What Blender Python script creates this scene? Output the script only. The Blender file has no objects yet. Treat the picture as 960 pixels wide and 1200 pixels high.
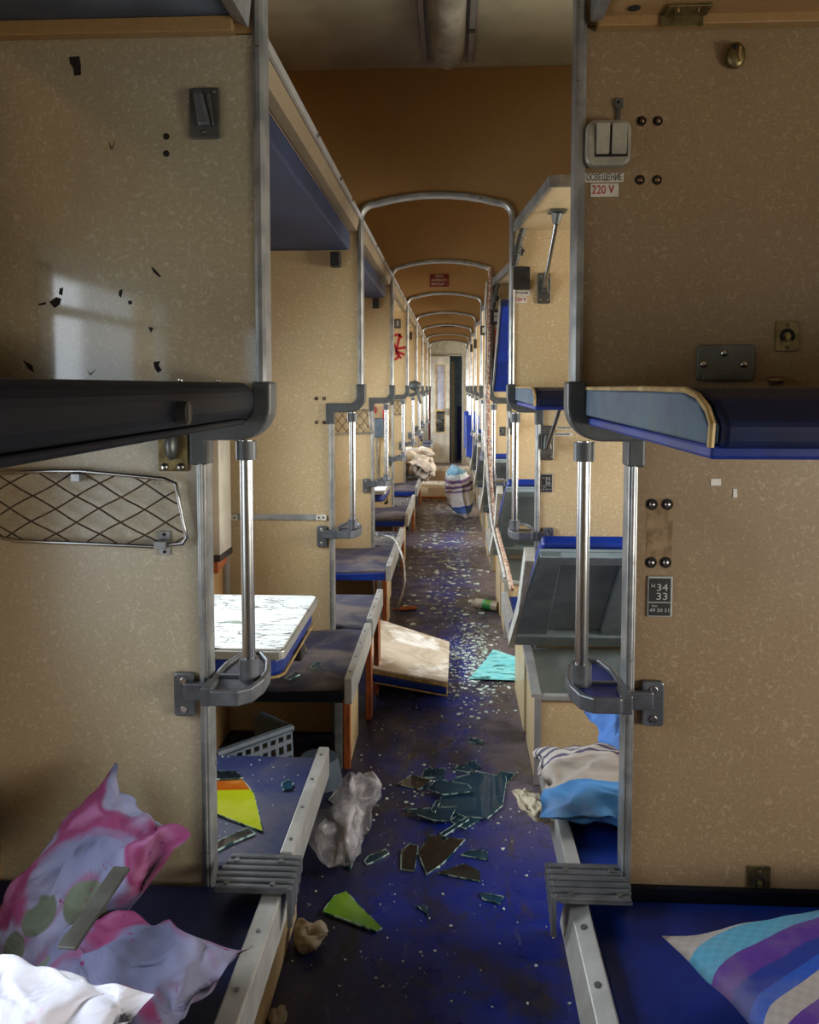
import bpy, bmesh, math, random
from mathutils import Vector, Matrix, noise as mnoise
random.seed(7)
sc = bpy.context.scene
COL = sc.collection
PI = math.pi
# ------------------------------------------------------------------ camera
YAW, PITCH, SHY = math.radians(2.98), math.radians(3.6), -0.0902
cam_d = bpy.data.cameras.new('camera')
cam = bpy.data.objects.new('camera', cam_d)
COL.objects.link(cam)
cam_d.sensor_fit = 'HORIZONTAL'; cam_d.sensor_width = 36; cam_d.lens = 36
cam_d.shift_y = SHY; cam_d.clip_start = 0.02
cam.location = (0, 0, 1.5)
cam.rotation_euler = (PI/2 - PITCH, 0, YAW)
sc.camera = cam
RM = cam.rotation_euler.to_matrix()
def at(px, py, Y=None, Z=None, X=None):
    """point of the place seen at a photo pixel, on the plane of constant Y, Z or X"""
    d = RM @ Vector(((px-480)/960, (600-py)/960 + SHY, -1))
    o = Vector((0, 0, 1.5))
    t = Y/d.y if Y is not None else ((Z-1.5)/d.z if Z is not None else X/d.x)
    return o + d*t
# ------------------------------------------------------------------ world, exposure
w = bpy.data.worlds.new('daylight'); sc.world = w; w.use_nodes = True
bg = w.node_tree.nodes['Background']; bg.inputs[0].default_value = (0.80, 0.90, 1.0, 1); bg.inputs[1].default_value = 1.2
vs = sc.view_settings
vs.view_transform = 'Standard'; vs.look = 'None'; vs.exposure = 0.0; vs.gamma = 1; vs.use_curve_mapping = False
sc.cycles.max_bounces = 8; sc.cycles.diffuse_bounces = 5; sc.cycles.glossy_bounces = 4
sc.cycles.transmission_bounces = 6; sc.cycles.caustics_reflective = False; sc.cycles.caustics_refractive = False
sc.cycles.sample_clamp_indirect = 4
# bays: partition n stands at Y = PY(n)
PITCHM = 1.80
def PY(n): return 1.65 + PITCHM*n
XL, XR = -0.385, 0.247          # edges of the aisle opening (upper)
XLW, XRW = -0.512, 0.360        # edges of the opening (lower)
WL, WR = -0.965, 2.00            # outer walls, inner faces
ZC = 2.805
NP = 8                          # partitions 0..7
YE, YB = PY(8) - 0.02, -1.90
WZ0, WZ1 = 0.86, 1.79
def wtop(n, side): return 1.42 if (side == 'R' and n <= 0) else WZ1  # unseen near right windows cut low to keep the upper panels dim
def win_y(n, side):
    if side == 'L':
        return (PY(n)-1.05, PY(n)-0.26) if n == 0 else (PY(n)-1.32, PY(n)-0.44)
    return (PY(n)-1.75, PY(n)-0.90) if n == 0 else (PY(n)-1.42, PY(n)-0.42)
def area(name, loc, rot, sx, sy, power, col, spread=180):
    l = bpy.data.lights.new(name, 'AREA'); l.shape = 'RECTANGLE'; l.size = sx; l.size_y = sy
    l.energy = power; l.color = col; l.spread = math.radians(spread)
    o = bpy.data.objects.new(name, l); o.location = loc; o.rotation_euler = rot; COL.objects.link(o)
PL = {-1: 2, 0: 8, 1: 32}
PR = {-1: 16, 0: 36, 1: 60}
TD = math.radians(28)           # the sky stands above, so the window light falls inwards and down
for n in range(-1, 9):          # daylight standing outside each window opening
    y0, y1 = (PY(n)-1.3, PY(n)-.4) if n < 0 else win_y(n, 'L')
    area('daylight_left', (WL-0.30, (y0+y1)/2, (WZ0+WZ1)/2+.12), (0, -PI/2+(TD if n else 0), 0), WZ1-WZ0+.1, y1-y0+.1, PL.get(n, 46), (0.82, 0.92, 1.0), 150)
    y0, y1 = win_y(n, 'R'); zt = wtop(n, 'R')
    area('daylight_right', (WR+0.13, (y0+y1)/2, (WZ0+zt)/2), (0, PI/2, 0), zt-WZ0, y1-y0, PR.get(n, 60), (1.0, 0.95, 0.86))
area('daylight_left_extra', (WL-.30, PY(0)-.65, 1.55), (0, -PI/2+math.radians(48), 0), .9, .7, 6, (.85,.93,1), 95)  # second lamp added at the near left window to brighten the pillows
area('vestibule_fill', (WR-.05, PY(8)+.8, 1.4), (0, PI/2, 0), .9, .7, 8, (.85,.93,1))  # added fill for the dark far doorway; no window opens here
# ------------------------------------------------------------------ materials
def srgb(r, g, b):
    f = lambda c: c/12.92 if c <= .04045 else ((c+.055)/1.055)**2.4
    return (f(r/255), f(g/255), f(b/255), 1)
class N:
    def __init__(s, name):
        s.m = bpy.data.materials.new(name); s.m.use_nodes = True
        s.t = s.m.node_tree; s.b = s.t.nodes['Principled BSDF']
        s.tc = s.t.nodes.new('ShaderNodeTexCoord'); s.co = s.tc.outputs['Object']
    def node(s, typ, **kw):
        n = s.t.nodes.new(typ)
        for k, v in kw.items(): setattr(n, k, v)
        return n
    def l(s, a, b): s.t.links.new(a, b)
    def noise(s, scale, detail=2, rough=.5, dist=0, vec=None):
        n = s.node('ShaderNodeTexNoise'); n.inputs['Scale'].default_value = scale
        n.inputs['Detail'].default_value = detail; n.inputs['Roughness'].default_value = rough
        n.inputs['Distortion'].default_value = dist
        s.l(vec or s.co, n.inputs['Vector']); return n.outputs['Fac']
    def map(s, scale=(1,1,1), loc=(0,0,0), rot=(0,0,0)):
        n = s.node('ShaderNodeMapping'); n.inputs['Scale'].default_value = scale
        n.inputs['Location'].default_value = loc; n.inputs['Rotation'].default_value = rot
        s.l(s.co, n.inputs['Vector']); return n.outputs[0]
    def ramp(s, fac, a, b, lo=0.0, hi=1.0):
        n = s.node('ShaderNodeMapRange'); n.interpolation_type = 'SMOOTHSTEP'
        n.inputs['From Min'].default_value = a; n.inputs['From Max'].default_value = b
        n.inputs['To Min'].default_value = lo; n.inputs['To Max'].default_value = hi
        s.l(fac, n.inputs['Value']); return n.outputs['Result']
    def math(s, op, a, b=None):
        n = s.node('ShaderNodeMath', operation=op)
        for i, v in enumerate((a, b)):
            if v is None: continue
            if isinstance(v, (int, float)): n.inputs[i].default_value = v
            else: s.l(v, n.inputs[i])
        return n.outputs[0]
    def mix(s, fac, a, b):
        n = s.node('ShaderNodeMix', data_type='RGBA')
        if isinstance(fac, (int, float)): n.inputs[0].default_value = fac
        else: s.l(fac, n.inputs[0])
        for i, v in ((6, a), (7, b)):
            if isinstance(v, tuple): n.inputs[i].default_value = v
            else: s.l(v, n.inputs[i])
        return n.outputs[2]
    def fin(s, col, rough=.5, metal=0, coat=0, spec=.5, bump=None, bstr=.2, bdist=.002, trans=0, coat_r=.1):
        b = s.b
        if isinstance(col, tuple): b.inputs['Base Color'].default_value = col
        else: s.l(col, b.inputs['Base Color'])
        if isinstance(rough, (int, float)): b.inputs['Roughness'].default_value = rough
        else: s.l(rough, b.inputs['Roughness'])
        b.inputs['Metallic'].default_value = metal
        b.inputs['Coat Weight'].default_value = coat; b.inputs['Coat Roughness'].default_value = coat_r; b.inputs['Coat IOR'].default_value = 1.5 if coat < .9 else 1.95
        b.inputs['Specular IOR Level'].default_value = spec
        b.inputs['Transmission Weight'].default_value = trans
        if bump is not None:
            n = s.node('ShaderNodeBump'); n.inputs['Strength'].default_value = bstr; n.inputs['Distance'].default_value = bdist
            s.l(bump, n.inputs['Height']); s.l(n.outputs[0], b.inputs['Normal'])
        return s.m
def laminate(name, base, worm, dirt, rough=.38, coat=.0):
    s = N(name)
    n1 = s.noise(54, 1, .5, .8)
    band = s.ramp(s.math('ABSOLUTE', s.math('SUBTRACT', n1, .5)), .008, .036, 1, 0)
    br = s.ramp(s.noise(75, 0), .42, .56)
    wv = s.math('MULTIPLY', s.math('MULTIPLY', band, br), .46)
    fine = s.ramp(s.noise(160, 2), .3, .7)
    c = s.mix(s.math('MULTIPLY', fine, .35), base, dirt)
    c = s.mix(wv, c, worm)
    big = s.ramp(s.noise(2.2, 4, .65, .5), .50, .78)
    c = s.mix(s.math('MULTIPLY', big, .45), c, dirt)
    sp = s.ramp(s.noise(26, 5, .7), .70, .76)
    c = s.mix(s.math('MULTIPLY', sp, .35), c, srgb(70, 55, 38))
    r = s.ramp(s.noise(7, 3), .3, .7, rough-.05, rough+.10)
    if coat:      # rougher coat low down keeps the window reflection to the upper part
        sep = s.node('ShaderNodeSeparateXYZ'); s.l(s.co, sep.inputs[0])
        s.l(s.ramp(sep.outputs[2], 1.38, 1.46, .5, .085), s.b.inputs['Coat Roughness'])
    return s.fin(c, r, bump=n1, bstr=.05, bdist=.0008, coat=coat, coat_r=.09)
def mottled(name, a, b, scale=8, lo=.35, hi=.65, rough=.5, metal=0, bump=0, spec=.5, c=None, cs=30, cl=.6, ch=.7, coat=0, detail=4, dist=0, vs=None):
    s = N(name)
    v = s.map(vs) if vs else None
    n = s.noise(scale, detail, .6, dist, v)
    col = s.mix(s.ramp(n, lo, hi), a, b)
    if c is not None: col = s.mix(s.ramp(s.noise(cs, 4, .65, .3, v), cl, ch), col, c)
    return s.fin(col, rough, metal, spec=spec, bump=n if bump else None, bstr=bump, coat=coat)
M = {}
M['lam'] = laminate('cream laminate', srgb(203,180,138), srgb(238,224,194), srgb(172,146,104), .34)
M['lam_g'] = laminate('grey cream laminate', srgb(174,162,132), srgb(212,204,180), srgb(144,130,102), .36, 1.0)
M['lam_shade'] = laminate('dimmed cream laminate', srgb(146,123,92), srgb(178,158,126), srgb(120,98,70), .42)  # same laminate as the left panel, its dimmer light put into the colour
M['lam_b'] = laminate('brown laminate', srgb(164,129,83), srgb(178,146,100), srgb(136,104,64), .5)  # headers are the same laminate; their dim light is put into this brown
M['fascia'] = laminate('brown grey laminate', srgb(124,108,84), srgb(140,124,100), srgb(100,86,64), .5)
M['rim_w'] = mottled('pale painted rail', srgb(205,205,198), srgb(170,168,158), 10, rough=.45, c=srgb(110,100,86), cs=40, cl=.66, ch=.74)
M['ceil'] = mottled('ceiling board', srgb(196,190,162), srgb(170,164,138), 3, rough=.7)
M['alu'] = mottled('dull aluminium', (.42,.43,.42,1), (.27,.28,.28,1), 14, rough=.38, metal=.75, bump=.03, c=(.14,.12,.10,1), cs=45, cl=.64, ch=.74)
M['alu_l'] = mottled('light aluminium', (.46,.46,.44,1), (.37,.37,.35,1), 18, rough=.42, metal=.5, c=(.22,.18,.14,1), cs=50, cl=.68, ch=.76)
M['chrome'] = mottled('polished tube', (.42,.42,.41,1), (.33,.33,.33,1), 9, rough=.25, metal=1)
M['cast'] = mottled('grey cast metal', (.17,.18,.20,1), (.11,.12,.13,1), 20, rough=.36, metal=.55, bump=.05)
M['plastic'] = mottled('dark grey plastic', (.075,.08,.08,1), (.05,.055,.055,1), 20, rough=.45)
M['black'] = mottled('black plastic', (.012,.012,.012,1), (.022,.02,.018,1), 20, rough=.5)
M['screw'] = mottled('bright screw', (.6,.58,.52,1), (.3,.28,.25,1), 60, rough=.25, metal=1)
M['rivet'] = mottled('brown rivet', (.30,.20,.12,1), (.16,.10,.06,1), 60, rough=.3, metal=.9)
M['hole'] = mottled('dark hole', (.008,.006,.004,1), (.015,.01,.008,1), 60, rough=.9)
M['blue_d'] = mottled('dull dark blue vinyl', srgb(24,40,72), srgb(16,28,54), 4, rough=.55, bump=.04)
M['blue'] = mottled('blue vinyl', srgb(12,50,146), srgb(8,36,110), 5, rough=.42, bump=.05, c=srgb(60,70,110), cs=22, cl=.66, ch=.8)
M['navy'] = mottled('dark navy vinyl', srgb(15,20,32), srgb(10,13,22), 6, rough=.55, spec=.2, bump=.06)
M['slate'] = mottled('faded blue vinyl', srgb(52,80,100), srgb(38,58,84), 9, rough=.55, c=srgb(60,84,88), cs=16, cl=.5, ch=.7)
M['dusty'] = mottled('dusty navy vinyl', srgb(44,46,72), srgb(104,94,88), 5.5, .38, .66, rough=.62, bump=.08, c=srgb(150,142,130), cs=70, cl=.66, ch=.72, dist=.5)
M['dusty_b'] = mottled('dusty blue vinyl', srgb(34,46,96), srgb(86,84,100), 5, .35, .7, rough=.5, bump=.06, c=srgb(160,155,150), cs=90, cl=.68, ch=.74, dist=.5)
M['greyblue'] = mottled('grey blue board', srgb(78,88,100), srgb(64,72,84), 5, rough=.6)
M['blue_n'] = mottled('darker blue vinyl', srgb(18,34,80), srgb(12,22,54), 5, rough=.5, spec=.3, bump=.05)
M['frost'] = mottled('frosted pane', srgb(176,176,186), srgb(150,150,162), 6, rough=.3)
M['teal'] = mottled('grey green paint', srgb(132,148,154), srgb(108,124,132), 6, rough=.5, c=srgb(150,158,156), cs=30, cl=.6, ch=.75)
M['wood'] = mottled('orange brown board', srgb(168,88,34), srgb(120,58,20), 5, rough=.6, vs=(8,8,1), c=srgb(70,34,14), cs=9, cl=.55, ch=.75)
M['pipe'] = mottled('tan piping', srgb(190,165,110), srgb(150,120,70), 20, rough=.6)
M['steel'] = mottled('stamped steel plate', (.16,.17,.16,1), (.11,.11,.10,1), 12, rough=.42, metal=.7, c=(.2,.1,.04,1), cs=40, cl=.66, ch=.76)
M['brass'] = mottled('worn brass plate', (.24,.19,.08,1), (.12,.09,.04,1), 40, rough=.42, metal=.8)
M['white'] = mottled('off white plastic', srgb(168,164,148), srgb(146,142,128), 20, rough=.45)
M['label'] = mottled('paper label', srgb(228,224,212), srgb(205,200,186), 40, rough=.8)
M['ink'] = mottled('black ink', (.01,.01,.01,1), (.02,.02,.02,1), 9, rough=.8)
M['whiteink'] = mottled('white engraving', srgb(190,190,185), srgb(170,170,165), 9, rough=.8)
M['red'] = mottled('red print', srgb(190,30,45), srgb(160,20,36), 60, rough=.7)
M['redp'] = mottled('dark red sign', srgb(122,18,28), srgb(96,12,22), 30, rough=.5)
M['crate'] = mottled('grey blue plastic', srgb(84,98,112), srgb(66,80,94), 10, rough=.55)
M['rope'] = mottled('red brown flex', srgb(150,95,75), srgb(200,185,165), 60, .45, .55, rough=.6)
M['whitecord'] = mottled('white cord', srgb(200,198,190), srgb(160,158,150), 30, rough=.5)
M['net'] = mottled('brown net cord', srgb(84,64,46), srgb(52,40,30), 60, rough=.9)
M['diff'] = mottled('dusty diffuser', srgb(176,172,156), srgb(140,136,122), 12, rough=.45, c=srgb(60,54,42), cs=30, cl=.6, ch=.75)
M['paper'] = mottled('crumpled paper', srgb(178,168,148), srgb(130,120,104), 12, rough=.9)
M['teal_s'] = mottled('turquoise sheet', srgb(96,196,200), srgb(150,215,214), 9, rough=.5, vs=(1,4,1), c=srgb(30,92,84), cs=7, cl=.54, ch=.60, dist=1)
M['white_b'] = mottled('dirty white cloth', srgb(222,212,198), srgb(180,165,150), 7, rough=.8)
M['door'] = mottled('grey white painted door', srgb(196,190,176), srgb(166,160,148), 4, rough=.5)
M['crumb'] = mottled('crushed glass', srgb(226,236,228), srgb(150,175,165), 30, rough=.2)
M['crumb_d'] = mottled('dirty crumbs', srgb(120,100,80), srgb(180,165,140), 30, rough=.8)
def floor_mat():
    s = N('blue worn linoleum')
    v = s.map((1,.55,1))
    n = s.noise(2.6, 6, .68, .6, v)
    c = s.mix(s.ramp(n, .50, .64), srgb(10,34,124), srgb(20,22,38))
    c = s.mix(s.ramp(s.noise(4.5, 7, .72, 1.0, s.map((1,.4,1), (3,1,0))), .54, .68), c, srgb(60,50,44))
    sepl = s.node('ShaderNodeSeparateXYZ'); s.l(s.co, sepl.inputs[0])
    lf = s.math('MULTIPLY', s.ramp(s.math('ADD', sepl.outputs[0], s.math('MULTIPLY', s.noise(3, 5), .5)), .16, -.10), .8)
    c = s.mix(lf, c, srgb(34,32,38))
    sep = s.node('ShaderNodeSeparateXYZ'); s.l(s.co, sep.inputs[0])
    edge = s.math('MULTIPLY', s.math('MULTIPLY', s.ramp(s.math('ADD', sep.outputs[0], s.math('MULTIPLY', s.noise(6, 4), .35)), .20, .40), s.ramp(sep.outputs[1], 2.2, 3.2)), .8)
    c = s.mix(edge, c, srgb(104,92,80))
    c = s.mix(s.math('MULTIPLY', s.ramp(s.noise(16, 6, .75, .6), .58, .74), .5), c, srgb(92,84,78))
    c = s.mix(s.math('MULTIPLY', s.ramp(s.noise(60, 3, .6), .72, .75), .8), c, srgb(176,170,160))
    c = s.mix(s.math('MULTIPLY', s.ramp(s.noise(1.5, 5, .6, .8, s.map(loc=(7,2,0))), .50, .64), .75), c, srgb(38,32,32))
    g1 = s.math('MULTIPLY', s.ramp(s.noise(7, 8, .78, 1.5), .50, .62), .55)
    c = s.mix(g1, c, srgb(46,42,44))
    g2 = s.math('MULTIPLY', s.ramp(s.noise(22, 6, .7, .8, s.map((1,.3,1), (5,2,0))), .60, .72), .45)
    c = s.mix(g2, c, srgb(96,104,128))
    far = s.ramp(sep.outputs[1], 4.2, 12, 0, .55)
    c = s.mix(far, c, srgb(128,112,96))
    r = s.ramp(s.noise(9, 4), .35, .65, .26, .52)
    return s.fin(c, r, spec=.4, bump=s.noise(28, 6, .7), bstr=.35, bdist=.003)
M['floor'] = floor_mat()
def glass_mat(name, col, alpha, rough=.03):
    s = N(name)
    f = s.node('ShaderNodeFresnel'); f.inputs[0].default_value = 1.5
    m = s.fin(col, rough, spec=1.0, coat=1.0, coat_r=.02)
    s.l(s.math('ADD', s.math('MULTIPLY', f.outputs[0], 1.1), s.ramp(s.noise(22, 4, .7), .45, .75, alpha, alpha+.16)), s.b.inputs['Alpha'])
    return m
M['glass'] = glass_mat('greenish window glass', srgb(66,110,138), .05)
M['glass_e'] = mottled('sea green glass edge', srgb(190,222,214), srgb(40,84,86), 34, .44, .56, rough=.1)
M['smoke'] = glass_mat('dirty dark glass', srgb(36,42,48), .62, .1)
M['green'] = mottled('green painted glass', srgb(120,160,44), srgb(92,138,50), 4, rough=.12, coat=.6)
M['bag'] = None
def bag_mat():
    s = N('thin translucent plastic')
    m = s.fin(s.mix(s.ramp(s.noise(14, 4), .4, .65), srgb(240,240,246), srgb(205,200,210)), .22, bump=s.noise(11, 3, .5, 1.5), bstr=1.0, bdist=.012)
    s.l(s.ramp(s.noise(7, 2, .5, 1.0), .40, .66, .10, .50), s.b.inputs['Alpha'])
    return m
M['bag'] = bag_mat()
def lime_mat(yb=0):      # lime glass with an orange band
    s = N('lime and orange painted glass')
    sep = s.node('ShaderNodeSeparateXYZ'); s.l(s.co, sep.inputs[0])
    y = s.math('ADD', sep.outputs[1], s.math('MULTIPLY', sep.outputs[0], -.1))
    c = s.mix(s.ramp(y, yb-.004, yb+.004), srgb(176,190,28), srgb(176,84,16))
    c = s.mix(s.ramp(s.noise(7, 3), .4, .7, 0, .35), c, srgb(225,225,110))
    return s.fin(c, .12, coat=.5)
M['lime'] = lime_mat(.035)
def table_mat():
    s = N('white peeling laminate')
    c = s.mix(s.ramp(s.noise(20, 3), .3, .7), srgb(196,198,194), srgb(208,208,204))
    n = s.noise(7, 3, .6, .6, s.map((1.0,4.5,1)))
    band = s.ramp(s.math('ABSOLUTE', s.math('SUBTRACT', n, .52)), .010, .018, 1, 0)
    m = s.math('MULTIPLY', band, s.ramp(s.noise(5, 2), .49, .55))
    c = s.mix(m, c, srgb(10,12,10))
    p = s.math('MULTIPLY', s.ramp(s.noise(5, 4, .6, .4, s.map((1,3.2,1), (2,4,0))), .61, .65), .8)
    c = s.mix(p, c, srgb(90,104,84))
    return s.fin(c, .45)
M['table'] = table_mat()
def floral(name, seed, pale=False):
    s = N(name)
    v = s.map(loc=(seed, seed*2, 0))
    c = s.mix(s.ramp(s.noise(4, 3, .5, .3, v), .4, .62), srgb(236,236,244) if pale else srgb(128,128,156), srgb(225,225,240) if pale else srgb(92,96,128))  # one fabric: pale copy holds the window glare, darker one the shade
    p = s.noise(5.5, 2, .5, 1.3, s.map(loc=(seed*3, 1, 4)))
    c = s.mix(s.ramp(p, .56 if pale else .47, .66 if pale else .60), c, srgb(190,90,130) if pale else srgb(116,38,84))
    c = s.mix(s.ramp(p, .62, .70), c, srgb(140,84,124))
    g = s.node('ShaderNodeTexVoronoi'); g.inputs['Scale'].default_value = 7.0; s.l(v, g.inputs['Vector'])
    c = s.mix(s.ramp(g.outputs['Distance'], .26, .29, 1, 0), c, srgb(84,92,78))
    c = s.mix(s.ramp(g.outputs['Distance'], .10, .13, 1, 0), c, srgb(70,78,64))
    q = s.noise(15, 3, .6, 2.5, s.map(loc=(seed, 7, 2)))
    c = s.mix(s.ramp(q, .66, .70), c, srgb(110,30,90))
    return s.fin(c, .85, bump=s.noise(6, 4, .55, 1.2), bstr=.9, bdist=.022)
M['flor1'] = floral('floral cotton pink', 1.3)
M['flor_lit'] = floral('floral cotton lit', 9.3, True)
M['flor2'] = floral('floral cotton rose', 5.1)
def stripes(name, axis, stops, scale, check=True, off=0, bend=0):
    s = N(name)
    sep = s.node('ShaderNodeSeparateXYZ'); s.l(s.tc.outputs['UV'], sep.inputs[0])
    y = s.math('ADD', s.math('MULTIPLY', sep.outputs[axis], scale), off)
    if bend:
        y = s.math('ADD', y, s.math('MULTIPLY', s.math('POWER', s.math('SUBTRACT', 1.0, sep.outputs[0]), 3.0), bend))
    r = s.node('ShaderNodeValToRGB'); r.color_ramp.interpolation = 'CONSTANT'
    e = r.color_ramp.elements
    while len(e) > 1: e.remove(e[-1])
    e[0].position = stops[0][0]; e[0].color = srgb(*stops[0][1])
    for p, c in stops[1:]:
        k = e.new(p); k.color = srgb(*c)
    s.l(y, r.inputs[0]); c = r.outputs[0]
    ck = s.node('ShaderNodeTexChecker'); ck.inputs['Scale'].default_value = 44
    s.l(s.tc.outputs['UV'], ck.inputs['Vector'])
    if check: c = s.mix(s.math('MULTIPLY', ck.outputs['Fac'], .10), c, srgb(20,20,70))
    c = s.mix(s.math('MULTIPLY', s.ramp(s.noise(9, 4), .45, .7), .3), c, srgb(150,140,135))
    return s.fin(c, .85, bump=s.noise(14, 4, .6), bstr=.45, bdist=.008)
T, PU, BL, BG, DB = (86,160,190), (88,44,140), (34,82,180), (176,166,158), (30,50,140)
M['stripeA'] = stripes('purple and teal striped cotton', 1, [(0,DB),(.08,PU),(.14,BL),(.20,DB),(.26,PU),(.32,BG),(.39,PU),(.45,BG),(.52,PU),(.58,BG),(.65,BL),(.70,DB),(.78,PU),(.88,T),(1.0,BG)], 1, bend=.13)
M['stripeB'] = stripes('beige and blue striped cotton', 1, [(0,(66,130,190)),(.30,(170,160,150)),(.62,(190,182,172)),(.66,(90,84,110)),(.69,(196,188,180)),(.74,(86,80,108)),(.77,(190,182,172)),(.82,(80,74,100)),(.86,(190,182,172)),(.9,(86,80,108)),(.93,(180,172,165))], 1, check=False)
M['stripeC'] = stripes('white and blue striped cotton', 0, [(0,(90,130,150)),(.12,(190,196,200)),(.22,(110,80,130)),(.28,(214,210,216)),(.33,(110,80,130)),(.39,(214,210,216)),(.44,(120,96,150)),(.48,(232,232,240)),(.74,(60,100,190)),(.8,(90,130,210)),(.9,(226,228,238))], 1, check=False)
M['blueplaid'] = stripes('pale blue plaid cotton', 0, [(0,(80,128,200)),(.3,(60,108,190)),(.34,(120,160,215)),(.5,(74,124,200)),(.72,(54,100,184)),(.76,(110,190,200)),(.9,(84,134,206))], 1)
M['oatmeal'] = stripes('beige striped ticking', 0, [(0,(196,184,158)),(.2,(150,138,116)),(.24,(200,190,165)),(.45,(150,138,116)),(.49,(200,190,165)),(.7,(150,138,116)),(.74,(198,186,160))], 1, check=False)
# ------------------------------------------------------------------ mesh helpers
BASE = {}
def link(o): COL.objects.link(o); return o
def tag(o, label=None, cat=None, group=None, kind=None):
    if label: o['label'] = label
    if cat: o['category'] = cat
    if group: o['group'] = group
    if kind: o['kind'] = kind
    return o
def thing(name, loc, label, cat, group=None):
    o = link(bpy.data.objects.new(name, None)); o.location = loc; o.empty_display_size = .05
    BASE[o.name] = Vector(loc)
    return tag(o, label, cat, group)
class MB:
    def __init__(s): s.v = []; s.f = []; s.uv = None; s.sm = False
    def add(s, vs, fs):
        k = len(s.v); s.v += [Vector(p) for p in vs]; s.f += [[i+k for i in f] for f in fs]; return s
    def box(s, x0, x1, y0, y1, z0, z1):
        vs = [(x, y, z) for x in (x0, x1) for y in (y0, y1) for z in (z0, z1)]
        return s.add(vs, [(0,1,3,2),(4,6,7,5),(0,4,5,1),(2,3,7,6),(0,2,6,4),(1,5,7,3)])
    def prism(s, pts, d0, d1, ax='y'):
        """pts 2D polygon; extruded along ax"""
        def P(a, b, d): return {'y': (a, d, b), 'z': (a, b, d), 'x': (d, a, b)}[ax]
        n = len(pts)
        vs = [P(a, b, d0) for a, b in pts] + [P(a, b, d1) for a, b in pts]
        fs = [list(range(n))[::-1], list(range(n, 2*n))] + [(i, (i+1) % n, n+(i+1) % n, n+i) for i in range(n)]
        return s.add(vs, fs)
    def sweep(s, path, prof, up=None, closed=False, cap=True):
        path = [Vector(p) for p in path]; n = len(path); m = len(prof); vs = []
        prevn = None
        for i, p in enumerate(path):
            if closed: t = path[(i+1) % n] - path[i-1]
            else: t = path[min(i+1, n-1)] - path[max(i-1, 0)]
            t.normalize()
            if up is not None:
                a = Vector(up); b = t.cross(a).normalized()
            else:
                if prevn is None:
                    a = Vector((0, 0, 1)) if abs(t.z) < .9 else Vector((0, 1, 0))
                else: a = prevn
                a = (a - t*a.dot(t)).normalized(); prevn = a; b = t.cross(a).normalized()
            vs += [p + b*u + a*v_ for u, v_ in prof]
        fs = []
        for i in range(n if closed else n-1):
            j = (i+1) % n
            for k in range(m):
                l = (k+1) % m
                fs.append((i*m+k, i*m+l, j*m+l, j*m+k))
        if not closed and cap: fs += [list(range(m))[::-1], [(n-1)*m+k for k in range(m)]]
        return s.add(vs, fs)
    def tube(s, path, r, seg=10, closed=False):
        return s.sweep(path, [(r*math.cos(2*PI*k/seg), r*math.sin(2*PI*k/seg)) for k in range(seg)], None, closed)
    def cyl(s, p0, p1, r, seg=20, r1=None):
        p0, p1 = Vector(p0), Vector(p1); t = (p1-p0).normalized()
        a = Vector((0,0,1)) if abs(t.z) < .9 else Vector((1,0,0)); a = (a-t*a.dot(t)).normalized(); b = t.cross(a)
        r1 = r if r1 is None else r1
        vs = [p0 + a*r*math.cos(2*PI*k/seg) + b*r*math.sin(2*PI*k/seg) for k in range(seg)]
        vs += [p1 + a*r1*math.cos(2*PI*k/seg) + b*r1*math.sin(2*PI*k/seg) for k in range(seg)]
        return s.add(vs, [list(range(seg))[::-1], list(range(seg, 2*seg))] + [(k, (k+1) % seg, seg+(k+1) % seg, seg+k) for k in range(seg)])
    def ball(s, c, r, sx=1, sy=1, sz=1, seg=12, rings=8):
        c = Vector(c); vs = [c + Vector((0,0,r*sz))]
        for i in range(1, rings):
            th = PI*i/rings
            vs += [c + Vector((r*sx*math.sin(th)*math.cos(2*PI*k/seg), r*sy*math.sin(th)*math.sin(2*PI*k/seg), r*sz*math.cos(th))) for k in range(seg)]
        vs.append(c - Vector((0,0,r*sz)))
        fs = [(0, 1+k, 1+(k+1) % seg) for k in range(seg)]
        for i in range(rings-2):
            a = 1+i*seg
            fs += [(a+k, a+seg+k, a+seg+(k+1) % seg, a+(k+1) % seg) for k in range(seg)]
        a = 1+(rings-2)*seg; e = len(vs)-1
        fs += [(a+(k+1) % seg, a+k, e) for k in range(seg)]
        return s.add(vs, fs)
    def build(s, name, m, parent=None, bevel=0, smooth=False, loc=None, seg=2):
        if parent is not None: base = BASE[parent.name]
        else:
            if loc is None:
                xs = [p.x for p in s.v]; ys = [p.y for p in s.v]; zs = [p.z for p in s.v]
                loc = ((min(xs)+max(xs))/2, (min(ys)+max(ys))/2, min(zs))
            base = Vector(loc)
        me = bpy.data.meshes.new(name)
        me.from_pydata([tuple(p-base) for p in s.v], [], s.f); me.update()
        if s.uv is not None:
            uvl = me.uv_layers.new(name='UVMap')
            for lp in me.loops: uvl.data[lp.index].uv = s.uv[lp.vertex_index]
        bm = bmesh.new(); bm.from_mesh(me); bmesh.ops.recalc_face_normals(bm, faces=bm.faces); bm.to_mesh(me); bm.free()
        me.materials.append(M[m] if isinstance(m, str) else m)
        if smooth:
            for p in me.polygons: p.use_smooth = True
        o = link(bpy.data.objects.new(name, me)); BASE[o.name] = base
        if parent is not None: o.parent = parent
        else: o.location = base
        if smooth and smooth != 'full':
            md = o.modifiers.new('edges', 'EDGE_SPLIT'); md.split_angle = math.radians(40)
        if bevel:
            md = o.modifiers.new('bevel', 'BEVEL'); md.width = bevel; md.segments = seg; md.limit_method = 'ANGLE'; md.angle_limit = math.radians(35)
        return o
def struct(o): o['kind'] = 'structure'; return o
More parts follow.
